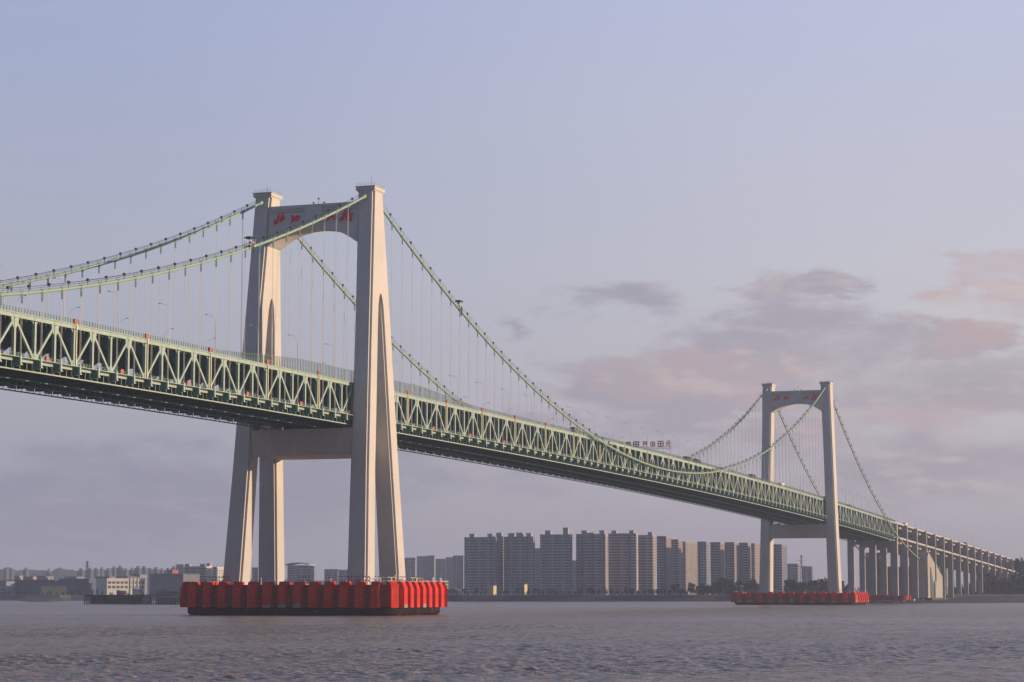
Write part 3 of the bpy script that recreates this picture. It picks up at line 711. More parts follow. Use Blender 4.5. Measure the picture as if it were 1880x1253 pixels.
# railings and wind fence
def fence_h(x):
    a = abs(x); return 1.35 if a > 112 else (4.1 if a < 55 else 1.35+2.75*(112-a)/57)
for s_ in (-1, 1):
    g = MB(); yy = s_*(WY+.55); x = -420
    while x < 1069:
        big = fence_h(x) > 1.5; zt = T(x)+.3; h = fence_h(x)
        w = .07 if big else .09
        g.box(x-w, x+w, yy-.09, yy+.09, zt, zt+h)
        x += 1.25 if big else 1.45
    for r_ in (.45, .85, 1.25):
        for a, b in zip(XS[:-1], XS[1:]): g.beam((a, yy, T(a)+.3+r_), (b, yy, T(b)+.3+r_), .06, .05, (0, 1, 0))
    for a, b in zip(XS[:-1], XS[1:]):
        if max(fence_h(a), fence_h(b)) > 1.6:
            for q in (.5, 1.0): g.beam((a, yy, T(a)+.3+max(1.35, fence_h(a)*q)-.1), (b, yy, T(b)+.3+max(1.35, fence_h(b)*q)-.1), .06, .06, (0, 1, 0))
    g.build('railing', M['railgreen'], G)
    g = MB(); yy = s_*(WY+.1); x = -420
    while x < 1068:
        zt = T(x)-11.6; g.box(x-.06, x+.06, yy-.06, yy+.06, zt, zt+1.5); x += 1.67
    for r_ in (.5, 1.0, 1.45):
        for a, b in zip(XS[:-1], XS[1:]): g.beam((a, yy, T(a)-11.6+r_), (b, yy, T(b)-11.6+r_), .06, .06, (0, 1, 0))
    yo = s_*(HX-.1)
    for a, b in zip(XS[:-1], XS[1:]): g.beam((a, yo, T(a)-11.5), (b, yo, T(b)-11.5), .25, .18, (0, 1, 0))
    g.build('walkway_railing', M['steel'], G)
g = MB()
for a, b in zip(XS[:-1], XS[1:]): g.beam((a, -19.3, T(a)-11.55), (b, -19.3, T(b)-11.55), 1.9, .1, (0, 1, 0))
g.build('walkway', M['steel'], G)
for x in range(-240, 760, 40):
    g = MB(); z = T(x); g.tube((x+.62, -WY-.6, z-11.5), (x+.62, -WY-.6, z+.3), .2, 6); g.build('downpipe', M['cream'], G)
    if x > 210: continue
    g = MB(); g.box(x-1.4, x+.2, -WY-1.15, -WY-.65, z+.3, z+1.6); g.build('equipment_box', M['orange'], G)
    g = MB(); xx = x-14.5; z = T(xx); g.box(xx-.9, xx+.7, -WY-1.0, -WY-.5, z-11.5, z-9.9); g.build('equipment_box', M['orange'], G)
# portal frames where the girder is interrupted at the farther tower
for x in (790, 810):
    g = MB(); z = T(x); g.box(x-.2, x+.2, -17.5, 17.5, z-1.2, z-.6); g.box(x-.25, x+.25, -12, -11.2, z-11.9, z-.9); g.box(x-.25, x+.25, 11.2, 12, z-11.9, z-.9); g.build('end_frame', M['tealshade'], G)

# ------------------------------------------------------------------ main cables and hangers
def make_cable(s_, label):
    root = tag(empty('main_cable'), label, 'main cable'); Y = s_*20.4
    xs = [-420+10*i for i in range(int((1185+420)/10)+1)]
    g = MB(); g.path([(x, Y, cable_z(x)) for x in xs], .47, 12); g.build('cable', M['cable'], root, smooth=True)
    g = MB()
    for q in (-.55, .55):
        g.path([(x, Y+q, cable_z(x)+1.55) for x in xs], .045, 4); g.path([(x, Y+q, cable_z(x)+1.05) for x in xs], .03, 4)
    g.build('hand_rope', M['dark'], root)
    hx = [x for x in range(-240, 1060, 10) if min(abs(x), abs(x-800)) >= 15]
    hx.sort(key=lambda x: (x-CAM.x)**2); keep = set(hx[:100]); rp = MB(); rl = MB(); rc = MB()
    for x in hx + [x for x in range(-420, -240, 10)]:
        zc = cable_z(x); bot = T(x)-11.0; sl_ = (cable_z(x+.5)-cable_z(x-.5))
        if zc-bot < 1.5: continue
        h_ = MB(); side_ = x > 810
        for q in (-.28, .28):
            if zc-1.2 > bot: h_.tube((q, Y, zc-.4), (q, Y, bot), .052 if not side_ else .04, 5)
        c_ = MB(); d = Vector((1, 0, sl_)).normalized(); c0 = Vector((0, Y, zc))
        c_.tube(c0-d*.75, c0+d*.75, .60, 12)
        c_.box(-.12, .12, Y-.06, Y+.06, zc-.9, zc-.5)
        for yy in (-.55, .55): c_.box(-.05, .05, Y+yy-.04, Y+yy+.04, zc+.2, zc+1.6)
        s2 = MB()
        for q in (-.28, .28):
            if zc-3 > bot: s2.tube((q, Y, zc-.55), (q, Y, zc-2.7), .12, 6)
        l_ = MB(); xo = 2.6 if x < 0 or x > 400 else -2.6; zo = cable_z(x+xo); l_.box(xo-.06, xo+.06, Y-.46, Y-.34, zo+.3, zo+1.6); l_.box(xo-.36, xo+.36, Y-.7, Y-.1, zo+1.35, zo+2.05)
        if x in keep:
            o = h_.build('hanger', M['rope'], root); o.location = (x, 0, 0)
            a = s2.build('socket', M['tealshade'], o)
            o = c_.build('cable_clamp', M['cable'], root); o.location = (x, 0, 0)
            o = l_.build('cable_lamp', M['dark'], root); o.location = (x, 0, 0)
        else:
            for r_, m_ in ((rp, h_), (rc, c_), (rl, l_)):
                m_.shift((x, 0, 0)); k_ = len(r_.v); r_.v += m_.v; r_.f += [tuple(i+k_ for i in f) for f in m_.f]
    rp.build('hangers', M['rope'], root)['kind'] = 'stuff'; rc.build('cable_clamps', M['cable'], root)['kind'] = 'stuff'; rl.build('cable_lamps', M['dark'], root)['kind'] = 'stuff'
    return root
make_cable(-1, 'near main cable, pale green, crossing before both towers and dipping below the deck')
make_cable(1, 'far main cable, seen through the tower arches and vanishing behind the deck')
def cart(x, label):
    Y = -20.4; z = cable_z(x); root = tag(empty('inspection_cart', (x, Y, z)), label, 'inspection cart'); sl_ = (cable_z(x+1)-cable_z(x-1))/2
    g = MB(); g.quadbox([(-1.9, -1.3, 2.9), (1.9, -1.3, 2.9), (1.9, 1.3, 2.9), (-1.9, 1.3, 2.9), (-1.1, -.8, 3.45), (1.1, -.8, 3.45), (1.1, .8, 3.45), (-1.1, .8, 3.45)]); g.build('canopy', M['navy'], root)
    g = MB()
    for sx in (-1.5, 0, 1.5):
        for sy in (-1.05, 1.05): g.box(sx-.07, sx+.07, sy-.07, sy+.07, .4+sl_*sx, 2.9)
    for sy in (-1.05, 1.05): g.box(-1.5, 1.5, sy-.05, sy+.05, 1.6, 1.72); g.box(-1.5, 1.5, sy-.05, sy+.05, .7, .85)
    g.build('frame', M['white'], root)
    g = MB()
    for sx in (-1.2, 1.2): g.tube((sx, -.9, .6+sl_*sx), (sx, .9, .6+sl_*sx), .22, 8)
    g.build('roller', M['dark'], root)
    g = MB(); g.box(-.9, -.5, -1.3, -1.1, -3.0, .9); g.box(.1, .4, -1.3, -1.1, -2.4, .9); g.build('hanging_arm', M['dark'], root)
cart(-97, 'inspection cart with a dark canopy riding the near cable left of the nearer tower')
cart(89, 'inspection cart with a dark canopy on the near cable right of the nearer tower')

# ------------------------------------------------------------------ lamps, gantry, vehicles on the deck
def make_lamp():
    root = empty('street_lamp'); g = MB(); g.tube((0, 0, 0), (0, 0, 10.4), .11, 6, .06); reg(root, g.build('pole', M['rope'], root))
    g = MB(); pts = [(0, 0, 10.4), (0, .25, 11.2), (0, .9, 11.9), (0, 1.8, 12.3), (0, 2.9, 12.55)]
    g.path(pts, .045, 5); reg(root, g.build('arm', M['rope'], root))
    g = MB(); g.box(-.2, .2, 2.6, 3.7, 12.5, 12.68); reg(root, g.build('lamp_head', M['white'], root))  # white colour stands in for the sun glint on the head
    return root
lamp0 = make_lamp(); first = True
for s_ in (-1, 1):
    for k_ in range(-9, 57):
        x = 7+30*k_
        if x < -265 or x > 1900: continue
        if abs(x) < 12 or abs(x-800) < 10: continue
        o = lamp0 if first else copy_tree(lamp0); first = False
        o.location = (x, s_*16.9, T(x)+.2); o.rotation_euler.z = 0 if s_ < 0 else math.pi
        tag(o, 'tall slim street lamp on the near edge of the upper deck, arm curving inward' if s_ < 0 else 'street lamp on the far deck edge, only its curved top above the railing', 'street lamp', 'street lamps along the near edge of the deck' if s_ < 0 else 'street lamps along the far edge of the deck')
# sign gantry with characters
X = 417; gz = T(X)
root = tag(empty('sign_gantry', (X, 0, gz)), 'gantry across the upper deck topped by a row of red, yellow and dark characters', 'sign gantry')
g = MB()
for yy in (-15.3, 15.3):
    for dx in (-.6, .6): g.box(dx-.1, dx+.1, yy-.1, yy+.1, .1, 6.3)
    for i in range(6): g.beam((-.6, yy, i), (.6, yy, i+1), .08, .08)
g.build('post', M['rope'], root)
g = MB()
for dx in (-.6, .6):
    for z in (5.4, 6.3): g.beam((dx, -15.3, z), (dx, 15.3, z), .12, .12, (0, 0, 1))
for i in range(18): y = -15.3+1.7*i; g.beam((-.6, y, 5.4), (-.6, y+1.7, 6.3), .07, .07, (1, 0, 0))
g.build('cross_truss', M['rope'], root)
GL = {  # simple stroke glyphs in a unit box
 'a': [((0, .9), (1, .9)), ((0, .55), (1, .55)), ((.3, .9), (.2, 0)), ((.72, .9), (.72, 0))],
 'b': [((.1, .8), (.9, .8)), ((.1, .1), (.9, .1)), ((.1, .8), (.1, .1)), ((.9, .8), (.9, .1)), ((.5, 1), (.5, .1)), ((.1, .45), (.9, .45))],
 'c': [((0, .95), (1, .95)), ((0, .05), (1, .05)), ((0, .95), (0, .05)), ((1, .95), (1, .05)), ((.5, .95), (.5, .05)), ((0, .5), (1, .5))],
 'd': [((.15, .95), (.85, .95)), ((0, .6), (1, .6)), ((.4, .6), (.1, 0)), ((.62, .6), (.65, .05)), ((.65, .05), (1, .1))],
 'e': [((0, .9), (1, .9)), ((0, .1), (1, .1)), ((.1, .9), (.1, .1)), ((.9, .9), (.9, .1)), ((.1, .63), (.9, .63)), ((.1, .36), (.9, .36)), ((.5, 1), (.5, 0))],
 'f': [((.2, 1), (.2, 0)), ((0, .6), (.4, .7)), ((.6, 1), (.6, .2)), ((.6, .6), (1, .8)), ((.6, .2), (1, .2))],
}
for i, (ch, m_) in enumerate([('f', 'signred'), ('e', 'navy'), ('c', 'navy'), ('a', 'signred'), ('b', 'signgold'), ('c', 'signred'), ('d', 'signgold')]):
    g = MB(); y0 = 13.6-i*4.25 - (0 if i < 3 else .8); w, h = 2.8, 2.9
    for k_, ((a, b_), (c_, d_)) in enumerate(GL[ch]):
        g.beam((-.7-.01*k_, y0-a*w, 6.55+b_*h), (-.7-.01*k_, y0-c_*w, 6.55+d_*h), .3, .5, (1, 0, 0))
    g.build('sign_character', M[m_], root)
def truck(x, y, sx, label, body):
    root = tag(empty('truck', (x, y, T(x)+.2)), label, 'truck'); root.rotation_euler.z = 0 if sx > 0 else math.pi
    g = MB(); g.quadbox([(-6.5, -1.25, 1.2), (1.8, -1.25, 1.2), (1.8, 1.25, 1.2), (-6.5, 1.25, 1.2), (-6.7, -1.25, 3.9), (2.0, -1.25, 3.7), (2.0, 1.25, 3.7), (-6.7, 1.25, 3.9)]); g.build('cargo_body', M[body], root)
    g = MB(); g.quadbox([(2.3, -1.2, .7), (4.6, -1.2, .7), (4.6, 1.2, .7), (2.3, 1.2, .7), (2.3, -1.2, 3.1), (4.2, -1.2, 3.1), (4.2, 1.2, 3.1), (2.3, 1.2, 3.1)]); g.build('cab', M['orange'], root)
    g = MB(); g.box(4.25, 4.55, -1.05, 1.05, 1.9, 2.8); g.build('windscreen', M['glass'], root)
    for wx in (-5.2, -3.9, 3.3):
        for wy in (-1.15, 1.15): g = MB(); g.tube((wx, wy-.15, .52), (wx, wy+.15, .52), .52, 12); g.build('wheel', M['dark'], root)
truck(462, -12.5, 1, 'dark lorry on the near lane of the upper deck right of the sign gantry', 'navy')
truck(482, -12.5, 1, 'second dark lorry following on the deck where the far cable rises', 'navy')
for x_, y_, lab, c_ in ((262, -13, 'grey lorry on the deck where the near cable comes down', 'greywall'), (610, -13, 'small dark lorry on the deck left of the farther tower', 'navy'), (690, -13, 'small white lorry on the deck left of the farther tower', 'white'), (1150, -13, 'white lorry at the start of the viaduct', 'white')):
    truck(x_, y_, 1, lab, c_)
truck(828, -12.5, 1, 'dark lorry on the deck just right of the farther tower', 'greywall')
truck(918, -12.5, 1, 'grey lorry on the side span right of the farther tower', 'greywall')
truck(1490, -12.5, 1, 'dark lorry high on the approach viaduct at the right', 'navy')

# ------------------------------------------------------------------ approach viaduct on the right
V = tag(empty('approach_viaduct'), 'two-storey concrete approach viaduct running off to the right on tall piers', 'viaduct')
PX = [1070+48*i for i in range(0, 24)]
LZ = lambda x: T(x)-12.0-max(0, x-1070)*.0016
g = MB(); g2 = MB(); g3 = MB(); g4 = MB()
for a, b in zip(PX[:-1], PX[1:]):
    for k_ in range(4):
        p, q = a+(b-a)*k_/4, a+(b-a)*(k_+1)/4
        def slab(m_, y0, y1, f0, f1): m_.quadbox([(p, y0, f0(p)), (q, y0, f0(q)), (q, y1, f0(q)), (p, y1, f0(p)), (p, y0, f1(p)), (q, y0, f1(q)), (q, y1, f1(q)), (p, y1, f1(p))])
        slab(g, -17.4, 17.4, lambda x: T(x)-.3, lambda x: T(x)+.05)
        for yc in (-9, 9): slab(g, yc-4.2, yc+4.2, lambda x: T(x)-2.6, lambda x: T(x)-.3)
        slab(g2, -19.2, 19.2, lambda x: LZ(x)-.3, lambda x: LZ(x)+.25)
        for yc in (-9, 9): slab(g2, yc-4.5, yc+4.5, lambda x: LZ(x)-2.8, lambda x: LZ(x)-.3)
        for yy in (-17.3, 17.3): slab(g3, yy-.15, yy+.15, lambda x: T(x)+.05, lambda x: T(x)+1.15)
        for yy in (-19.1, 19.1): slab(g4, yy-.15, yy+.15, lambda x: LZ(x)+.25, lambda x: LZ(x)+1.2)
g.build('upper_deck', M['concrete2'], V); g2.build('lower_deck', M['concrete2'], V); g3.build('parapet', M['slab'], V); g4.build('parapet', M['slab'], V)
for i, x in enumerate(PX):
    p = tag(empty('viaduct_pier', (x, 0, 0)), 'tall three-column pier where the green truss ends' if i == 0 else 'slender concrete frame pier of the approach viaduct at the right', 'pier', None if i == 0 else 'frame piers of the approach viaduct')
    for s_ in (-1, 1):
        g = MB(); hx = 2.2 if i == 0 else 1.5; yo, yi = (19.9, 15.3) if i else (20.0, 14.8)
        y = sorted((s_*yi, s_*yo)); z1 = T(x)+(.4 if i else -.9)
        g.loft([notched(-hx, hx, y[0], y[1], z, .3, .3, .3) for z in (1, z1)]); g.build('column', M['concrete2'], p)
    g = MB(); g.box(-1.4, 1.4, -18.7, 18.7, T(x)-4.6, T(x)-2.65); 
    for s_ in (-1, 1): g.prism([(-1.2, s_*18.7, T(x)-4.6), (-1.2, s_*18.7, T(x)-6.6), (-1.2, s_*15, T(x)-4.6)], (2.4, 0, 0))
    g.build('upper_crossbeam', M['concrete2'], p)
    g = MB(); g.box(-1.6, 1.6, -18.7, 18.7, LZ(x)-5.4, LZ(x)-2.85)
    for s_ in (-1, 1): g.prism([(-1.2, s_*18.7, LZ(x)-5.4), (-1.2, s_*18.7, LZ(x)-8), (-1.2, s_*14.5, LZ(x)-5.4)], (2.4, 0, 0))
    g.build('lower_crossbeam', M['concrete2'], p)
    if i < 3:
        g = MB(); g.loft([notched(-1.8, 1.8, -2.6, 2.6, z, .3, .3, .3) for z in (1, LZ(x)-5.4)]); g.build('column', M['concrete2'], p)
    g = MB(); g.box(-4, 4, -24.5, -16.5, -.3, 3.2); g.box(-4, 4, 16.5, 24.5, -.3, 3.2); g.build('footing', M['concrete2'], p)
# small fender at the first pier, anchorage block
fr = tag(empty('fender_ring', (1070, 0, 2.6)), 'low thin red fender along the foot of the first viaduct pier', 'fender')
P1, _ = ring_pts(9, 29, 80); P2, _ = ring_pts(7.6, 27.6, 80)
g = MB(); g.loft([[(x, y, z) for x, y in Q] for Q, z in ((P1, 0), (P1, 3.4), (P2, 3.4), (P2, 0))], caps=False); g.build('side_panel', M['redpanel'], fr)
per = 4*3.5+4*23.5+11*math.pi
for i in range(20):
    (x, y), (nx, ny) = stadium(9, 29, per*i/20); g = MB(); g.beam((x+nx*.4, y+ny*.4, -.2), (x+nx*.4, y+ny*.4, 3.9), 2.4, .9, (-ny, nx, 0)); g.build('fender_box', M['red'], fr)
an = tag(empty('anchorage', (1170, 0, 0)), 'big angular concrete anchorage block where the near cable ends', 'anchorage')
for s_, y0, y1 in ((-1, -27, -13), (1, 13, 27)):
    g = MB(); poly = [(2, y0, 3), (2, y0, 38), (8, y0, 42), (42, y0, 32.5), (42, y0, 28), (50, y0, 31), (80, y0, 22), (80, y0, 3)]
    g.prism(poly, (0, y1-y0, 0)); g.build('splay_chamber', M['anchor'], an)
g = MB(); g.box(6, 76, -13, 13, 3, 30); g.build('centre_block', M['concrete2'], an)
g = MB(); g.prism([(14, -27.5, 4), (14, -27.5, 22), (16, -27.5, 30), (30, -27.5, 12), (30, -27.5, 4)], (0, .45, 0)); g.build('recess_shade_plate', M['darkwall'], an)  # raised dark plate paints the shade of a hollow
g = MB(); g.prism([(33, -28.2, 4), (33, -28.2, 18), (40, -28.2, 18), (40, -28.2, 33.2), (46, -28.2, 31.4), (46, -28.2, 4)], (0, 1.15, 0)); g.build('buttress', M['concrete2'], an)
g = MB(); g.box(-4, 84, -31, 31, 1, 4); g.build('plinth', M['wallstone'], an)

# ------------------------------------------------------------------ buildings on the far bank
def apt(u0, u1, us, v, D, label, boxes=(), wall='apt', style=0, floors=3.1, group=None, name='apartment_building', z0=6.2):
    A = at(u0, 1090, D); B = at(u1, 1090, D)
    x = A.x; th = YAW
    # front plane faces -X, spans Y from y1 (right) to y0 (left)
    d0 = ray(u0, 1090); d1 = ray(u1, 1090)
    x = (A.x+B.x)/2; y0 = CAM.y+(x-CAM.x)*d0.y/d0.x; y1 = CAM.y+(x-CAM.x)*d1.y/d1.x
    ds = ray(us, 1090); dep = 12.0
    if us > u1+.3:                      # side wall visible up to column us
        xs_ = CAM.x+(y1-CAM.y)*ds.x/ds.y; dep = max(6, min(70, xs_-x))
    top = 7.65+(1090-v)/FPX*(D); h = top-z0; w = y0-y1
    root = tag(empty(name, (x, (y0+y1)/2, z0)), label, 'building', group)
    rr = random.Random(int(u0*7+v)); hw = w/2
    g = MB(); g.box(.6, dep, -hw, hw, 0, h); g.build('wall', M[wall], root)
    # glazing strips and piers across the front
    gg = MB(); gs = MB(); gw = MB(); y = -hw; n = 0
    while y < hw-1.2:
        bw = rr.uniform(3.2, 6.5); e_ = min(hw, y+bw); kind = (n+style) % 3
        if kind == 0:
            e_ = min(e_, y+bw*.55); gw.box(-.5, .6, y, y+.55, 0, h+.4); gw.box(-.5, .6, e_-.55, e_, 0, h+.4); gg.box(.45, .62, y+.9, e_-.9, 1, h-1)
        elif kind == 1:
            gg.box(.25, .62, y, e_, 1, h-.6)
            z = 1
            while z < h-1: gs.box(-.9, .55, y+.1, e_-.1, z, z+1.0); z += floors
        else:
            gg.box(.3, .62, y, e_, 1, h-.8)
            z = 1
            while z < h-1: gs.box(.05, .55, y, e_, z, z+1.35); z += floors
            gw.box(0, .6, (y+e_)/2-.35, (y+e_)/2+.35, 0, h)
        y = e_; n += 1
    if len(gw.v): gw.build('pilaster', M['slab' if wall == 'bluewall' else wall], root)
    if len(gg.v): gg.build('window_band', M['glass'], root)
    if len(gs.v): gs.build('balcony', M['slab'], root)
    if dep > 8:                         # side wall with window columns
        gg = MB(); gs = MB(); xx = 1.5
        while xx < dep-2:
            gg.box(xx, xx+1.6, -hw-.06, -hw+.05, 1.5, h-1.2); z = 1
            while z < h-1: gs.box(xx-.1, xx+1.7, -hw-.3, -hw, z, z+1.3); z += floors
            xx += rr.uniform(4, 6)
        gg.build('side_window_band', M['glass'], root); tag(gs.build('side_balcony', M[wall], root), kind='stuff')
    g = MB(); g.box(-.4, dep, -hw, hw, h, h+.9); g.build('parapet', M[wall], root)
    for (b0_, b1_, bv) in boxes:
        ya = CAM.y+(x+4-CAM.x)*ray(b0_, 1090).y/ray(b0_, 1090).x-(y0+y1)/2; yb = CAM.y+(x+4-CAM.x)*ray(b1_, 1090).y/ray(b1_, 1090).x-(y0+y1)/2
        zt = 7.65+(1090-bv)/FPX*D-z0; g = MB(); g.box(2, 8, min(ya, yb), max(ya, yb), h+.9, zt); g.box(1.6, 8.4, min(ya, yb)-.3, max(ya, yb)+.3, zt, zt+.5); g.build('roof_house', M['apt'], root)
    return root
TW = [
 (852, 911, 911, 989, 2500, 'leftmost grey apartment tower of the dark waterfront row', [(863, 872, 982), (896, 905, 982)], 'bluewall', 0),
 (911.5, 924, 925, 987, 2530, 'narrow dark apartment block squeezed between the two leftmost waterfront towers', [(912, 922, 980)], 'bluewall', 1),
 (925, 979, 981, 988, 2500, 'wide grey apartment tower with three roof boxes left of the first gap', [(934, 943, 981), (949, 960, 980), (967, 976, 981)], 'bluewall', 2),
 (981, 992, 992, 1009, 2900, 'lower grey block filling the gap left of the freestanding tower', [], 'bluewall', 0),
 (991.5, 1048, 1051, 984, 2480, 'freestanding apartment tower with one small and one tall roof box', [(1002, 1012, 976), (1035, 1044, 971)], 'bluewall', 1),
 (1050, 1060, 1060, 1031, 3300, 'pale distant block in the second gap between waterfront towers', [], 'bluewall', 0),
 (1058, 1112, 1117, 983, 2480, 'apartment tower right of the second gap with pale vertical strips', [(1069, 1079, 976), (1082, 1090, 980), (1102, 1111, 976)], 'apt', 0),
 (1117, 1168, 1172, 982, 2500, 'apartment tower in the middle of the row with two roof boxes', [(1124, 1133, 976), (1157, 1165, 976)], 'apt', 2),
 (1172, 1199, 1206, 985, 2520, 'apartment tower with a lit right flank where the row starts to step down', [(1191, 1199, 979)], 'apt', 1),
 (1206, 1224, 1233, 987, 2640, 'beige apartment tower with a flat roof, first of the stepped group', [], 'aptwarm', 0),
 (1232, 1246, 1254, 993, 2760, 'beige tower second of the stepped group, narrow bluish front', [], 'aptwarm', 1),
 (1253, 1259, 1281, 997, 2860, 'pinkish beige tower with red trimmed roof, last of the stepped group', [], 'aptwarm', 2),
 (1281, 1297, 1305, 997, 2600, 'bluish slab tower left of the three beige striped towers', [], 'bluewall', 2),
 (1304, 1323, 1331, 998, 2640, 'striped apartment tower with beige flank, left of its two twins', [], 'aptwarm', 1),
 (1331.5, 1349, 1358, 998, 2750, 'beige tower with grid windows between two striped towers', [], 'aptwarm', 0),
 (1358, 1374, 1380, 999, 2660, 'striped apartment tower second from the farther bridge tower', [], 'aptwarm', 1),
 (1380, 1386, 1402, 1000, 2760, 'beige tower partly hidden by the left leg of the farther bridge tower', [], 'aptwarm', 2),
 (1402, 1436, 1446, 1002, 2640, 'grey tower seen between the legs of the farther bridge tower', [], 'bluewall', 2),
 (1446, 1465, 1469, 1037, 3300, 'lower pale tower between the legs of the farther bridge tower', [], 'bluewall', 1),
 (1473, 1491, 1494, 1042, 3400, 'lowest pale tower right of the thin mast under the bridge', [], 'bluewall', 1),
]
for u0, u1, us_, v, D, lab, bx, wl_, st in TW: apt(u0, u1, us_, v, D, lab, bx, wl_, st)
BL = [
 (742, 762, 765, 1026, 3700, 'hazy blue tower just right of the nearer bridge tower'), (765, 784, 786, 1023, 3800, 'hazy blue tower with stepped roof, second right of the nearer bridge tower'),
 (784, 797, 799, 1022, 3600, 'hazy blue tower with pale vertical edges, tallest of the distant group'), (799, 818, 820, 1028, 3900, 'hazy blue tower with low roof in the distant group'),
 (818, 832, 833, 1025, 3750, 'hazy blue tower left of the gridded one'), (831, 851, 851, 1022, 3400, 'hazy blue gridded tower beside the dark waterfront row'),
 (595, 620, 621, 1047, 3300, 'pale low slab block left of the near leg of the nearer bridge tower'), (621, 642, 643, 1048, 3200, 'pale low slab block half hidden by the near leg'),
 (322, 336, 337, 1038, 3500, 'plain pale block above the left end of the red ring'), (462, 474, 474, 1044, 3100, 'grey block seen between the far legs of the nearer tower'),
 (548, 576, 579, 1041, 2900, 'stepped office block under the curved roof'),
]
for u0, u1, us_, v, D, lab in BL: apt(u0, u1, us_, v, D, lab, (), 'bluewall', int(u0) % 3)
# curved roof hall
o = apt(527, 566, 568, 1040, 2950, 'round-fronted hall with a curved canopy roof seen through the nearer tower', (), 'bluewall', 1)
g = MB(); rings = []
for i in range(13):
    a = i/12; y = 17-34*a; zz = 36+4.2*math.sin(math.pi*(.15+.7*a)); rings.append([(-3, y, zz), (20, y, zz), (20, y, zz+1.2), (-3, y, zz+1.2)])
g.loft(rings); g.build('canopy_roof', M['slab'], o)
apt(336, 377, 377, 1042, 2750, 'bluish office block behind the left end of the red ring', [(340, 348, 1037), (368, 377, 1037)], 'bluewall', 1)
apt(377, 378, 389, 1041, 2700, 'white stair tower with a column of dark windows left of the nearer tower', [(379, 386, 1036)], 'whitewall', 0)
apt(389, 397, 398, 1043, 2740, 'narrow blue glazed link between two white stair towers', (), 'bluewall', 2)
apt(397, 398, 411, 1043, 2700, 'white stair tower tucked against the far leg of the nearer tower', (), 'whitewall', 0)

def simple(u0, u1, v, D, name, label, wall, depth=20, vb=None, extra=None, z0=6.2, cat='building'):
    d0 = ray(u0, 1090); d1 = ray(u1, 1090); x = at((u0+u1)/2, 1090, D).x
    y0 = CAM.y+(x-CAM.x)*d0.y/d0.x; y1 = CAM.y+(x-CAM.x)*d1.y/d1.x; h = 7.65+(1090-v)/FPX*D-z0; hw = (y0-y1)/2
    root = tag(empty(name, (x, (y0+y1)/2, z0)), label, cat)
    g = MB(); g.box(0, depth, -hw, hw, 0, h); g.build('wall', M[wall], root)
    g = MB(); g.box(-.5, depth+.5, -hw-.4, hw+.4, h, h+.6); g.build('roof', M['greywall' if wall != 'greywall' else 'darkwall'], root)
    return root, hw, h
# left bank
r_, hw, h = simple(275, 336, 1055, 2560, 'warehouse', 'large plain grey warehouse left of the red ring', 'greywall', 40)
g = MB(); g.box(-.3, 0, -hw+3, -hw+9, 0, 4); g.build('door', M['darkwall'], r_); g = MB(); g.box(6, 20, -4, 2, h+.6, h+5); g.build('roof_house', M['redroof'], r_)
r_, hw, h = simple(107, 163, 1064, 2600, 'warehouse', 'dark blue warehouse behind the shrubs left of the pylon', 'darkwall', 40)
for i in range(4): g = MB(); y = -hw+4+i*7; g.box(-.3, 0, y, y+3.5, 0, 4.5); g.build('door', M['greywall'], r_)
r_, hw, h = simple(12, 100, 1066, 2640, 'warehouse', 'long dark blue shed at the far left of the bank', 'darkwall', 50)
for i in range(7): g = MB(); y = -hw+5+i*7.5; g.box(-.2, 0, y, y+4, h*.55, h*.75); g.build('window', M['glass'], r_)
for i, yy in enumerate((-18, 2, 20)): g = MB(); g.box(8, 16, yy, yy+5+i, h+.6, h+3.5+i); g.build('roof_house', M['aptwarm'], r_)
simple(75, 110, 1076, 2540, 'low_building', 'low pale yellow building among the shrubs on the left bank', 'yellow', 14)
r_, hw, h = simple(176, 200, 1060, 2550, 'factory', 'bluish factory wing left of the white lit building', 'bluewall', 30)
for i in range(3): g = MB(); y = -hw+2+i*4.5; g.box(-.2, 0, y, y+2.4, h*.3, h*.8); g.build('window', M['glass'], r_)
# the white building facing the sun: its long side looks to -Y
cx = at(231, 1090, 2540); root = tag(empty('factory', (cx.x, cx.y, 6.2)), 'white sunlit factory with two rows of square dark windows', 'building'); root.rotation_euler.z = R(-33)
Lh = 23.5; h = 17.5; g = MB(); g.box(-Lh, Lh, 0, 26, 0, h); g.build('wall', M['whitewall'], root)
for i in range(9):
    for z in (7.2, 12.2):
        x = -Lh+1.6+i*5.15; g = MB(); g.box(x, x+3.4, -.25, .02, z, z+2.8); fo = g.build('window', M['glass'], root)
for i in range(3): g = MB(); x = 5+i*4.6; g.box(x, x+1.1, -1.0, 0, 0, h+1.6); g.build('pilaster', M['whitewall'], root)
g = MB(); g.box(-Lh-.3, Lh+.3, -.4, 26.3, h, h+.8); g.build('parapet', M['whitewall'], root)
g = MB(); g.box(3, 16, 3, 10, h+.8, h+3.4); g.build('roof_house', M['greywall'], root)
# pale striped offices right of the ring
cx = at(790, 1090, 2330); root = tag(empty('office_building', (cx.x, cx.y, 6.2)), 'white office building with horizontal bands just behind the right end of the red ring', 'building'); root.rotation_euler.z = R(-36)
for i in range(5):
    g = MB(); g.box(-22, 22, 0, 16, i*3.2, i*3.2+1.7); g.build('floor_band', M['whitewall'], root)
g = MB(); g.box(-21.5, 21.5, .4, 15.6, 0, 14.5); g.build('window_band', M['glass'], root)
for x, hh in ((3, 18), (12, 17.3)): g = MB(); g.box(x-1.2, x+1.2, -1.4, 1.5, 0, hh); g.build('stair_tower', M['whitewall'], root)
g = MB(); g.box(-12, -6, 3, 12, 14.5, 17.5); g.build('roof_house', M['redroof'], root)
cx = at(572, 1090, 2380); root = tag(empty('office_building', (cx.x, cx.y, 6.2)), 'low cream striped office building seen between the legs of the nearer tower', 'building'); root.rotation_euler.z = R(-36)
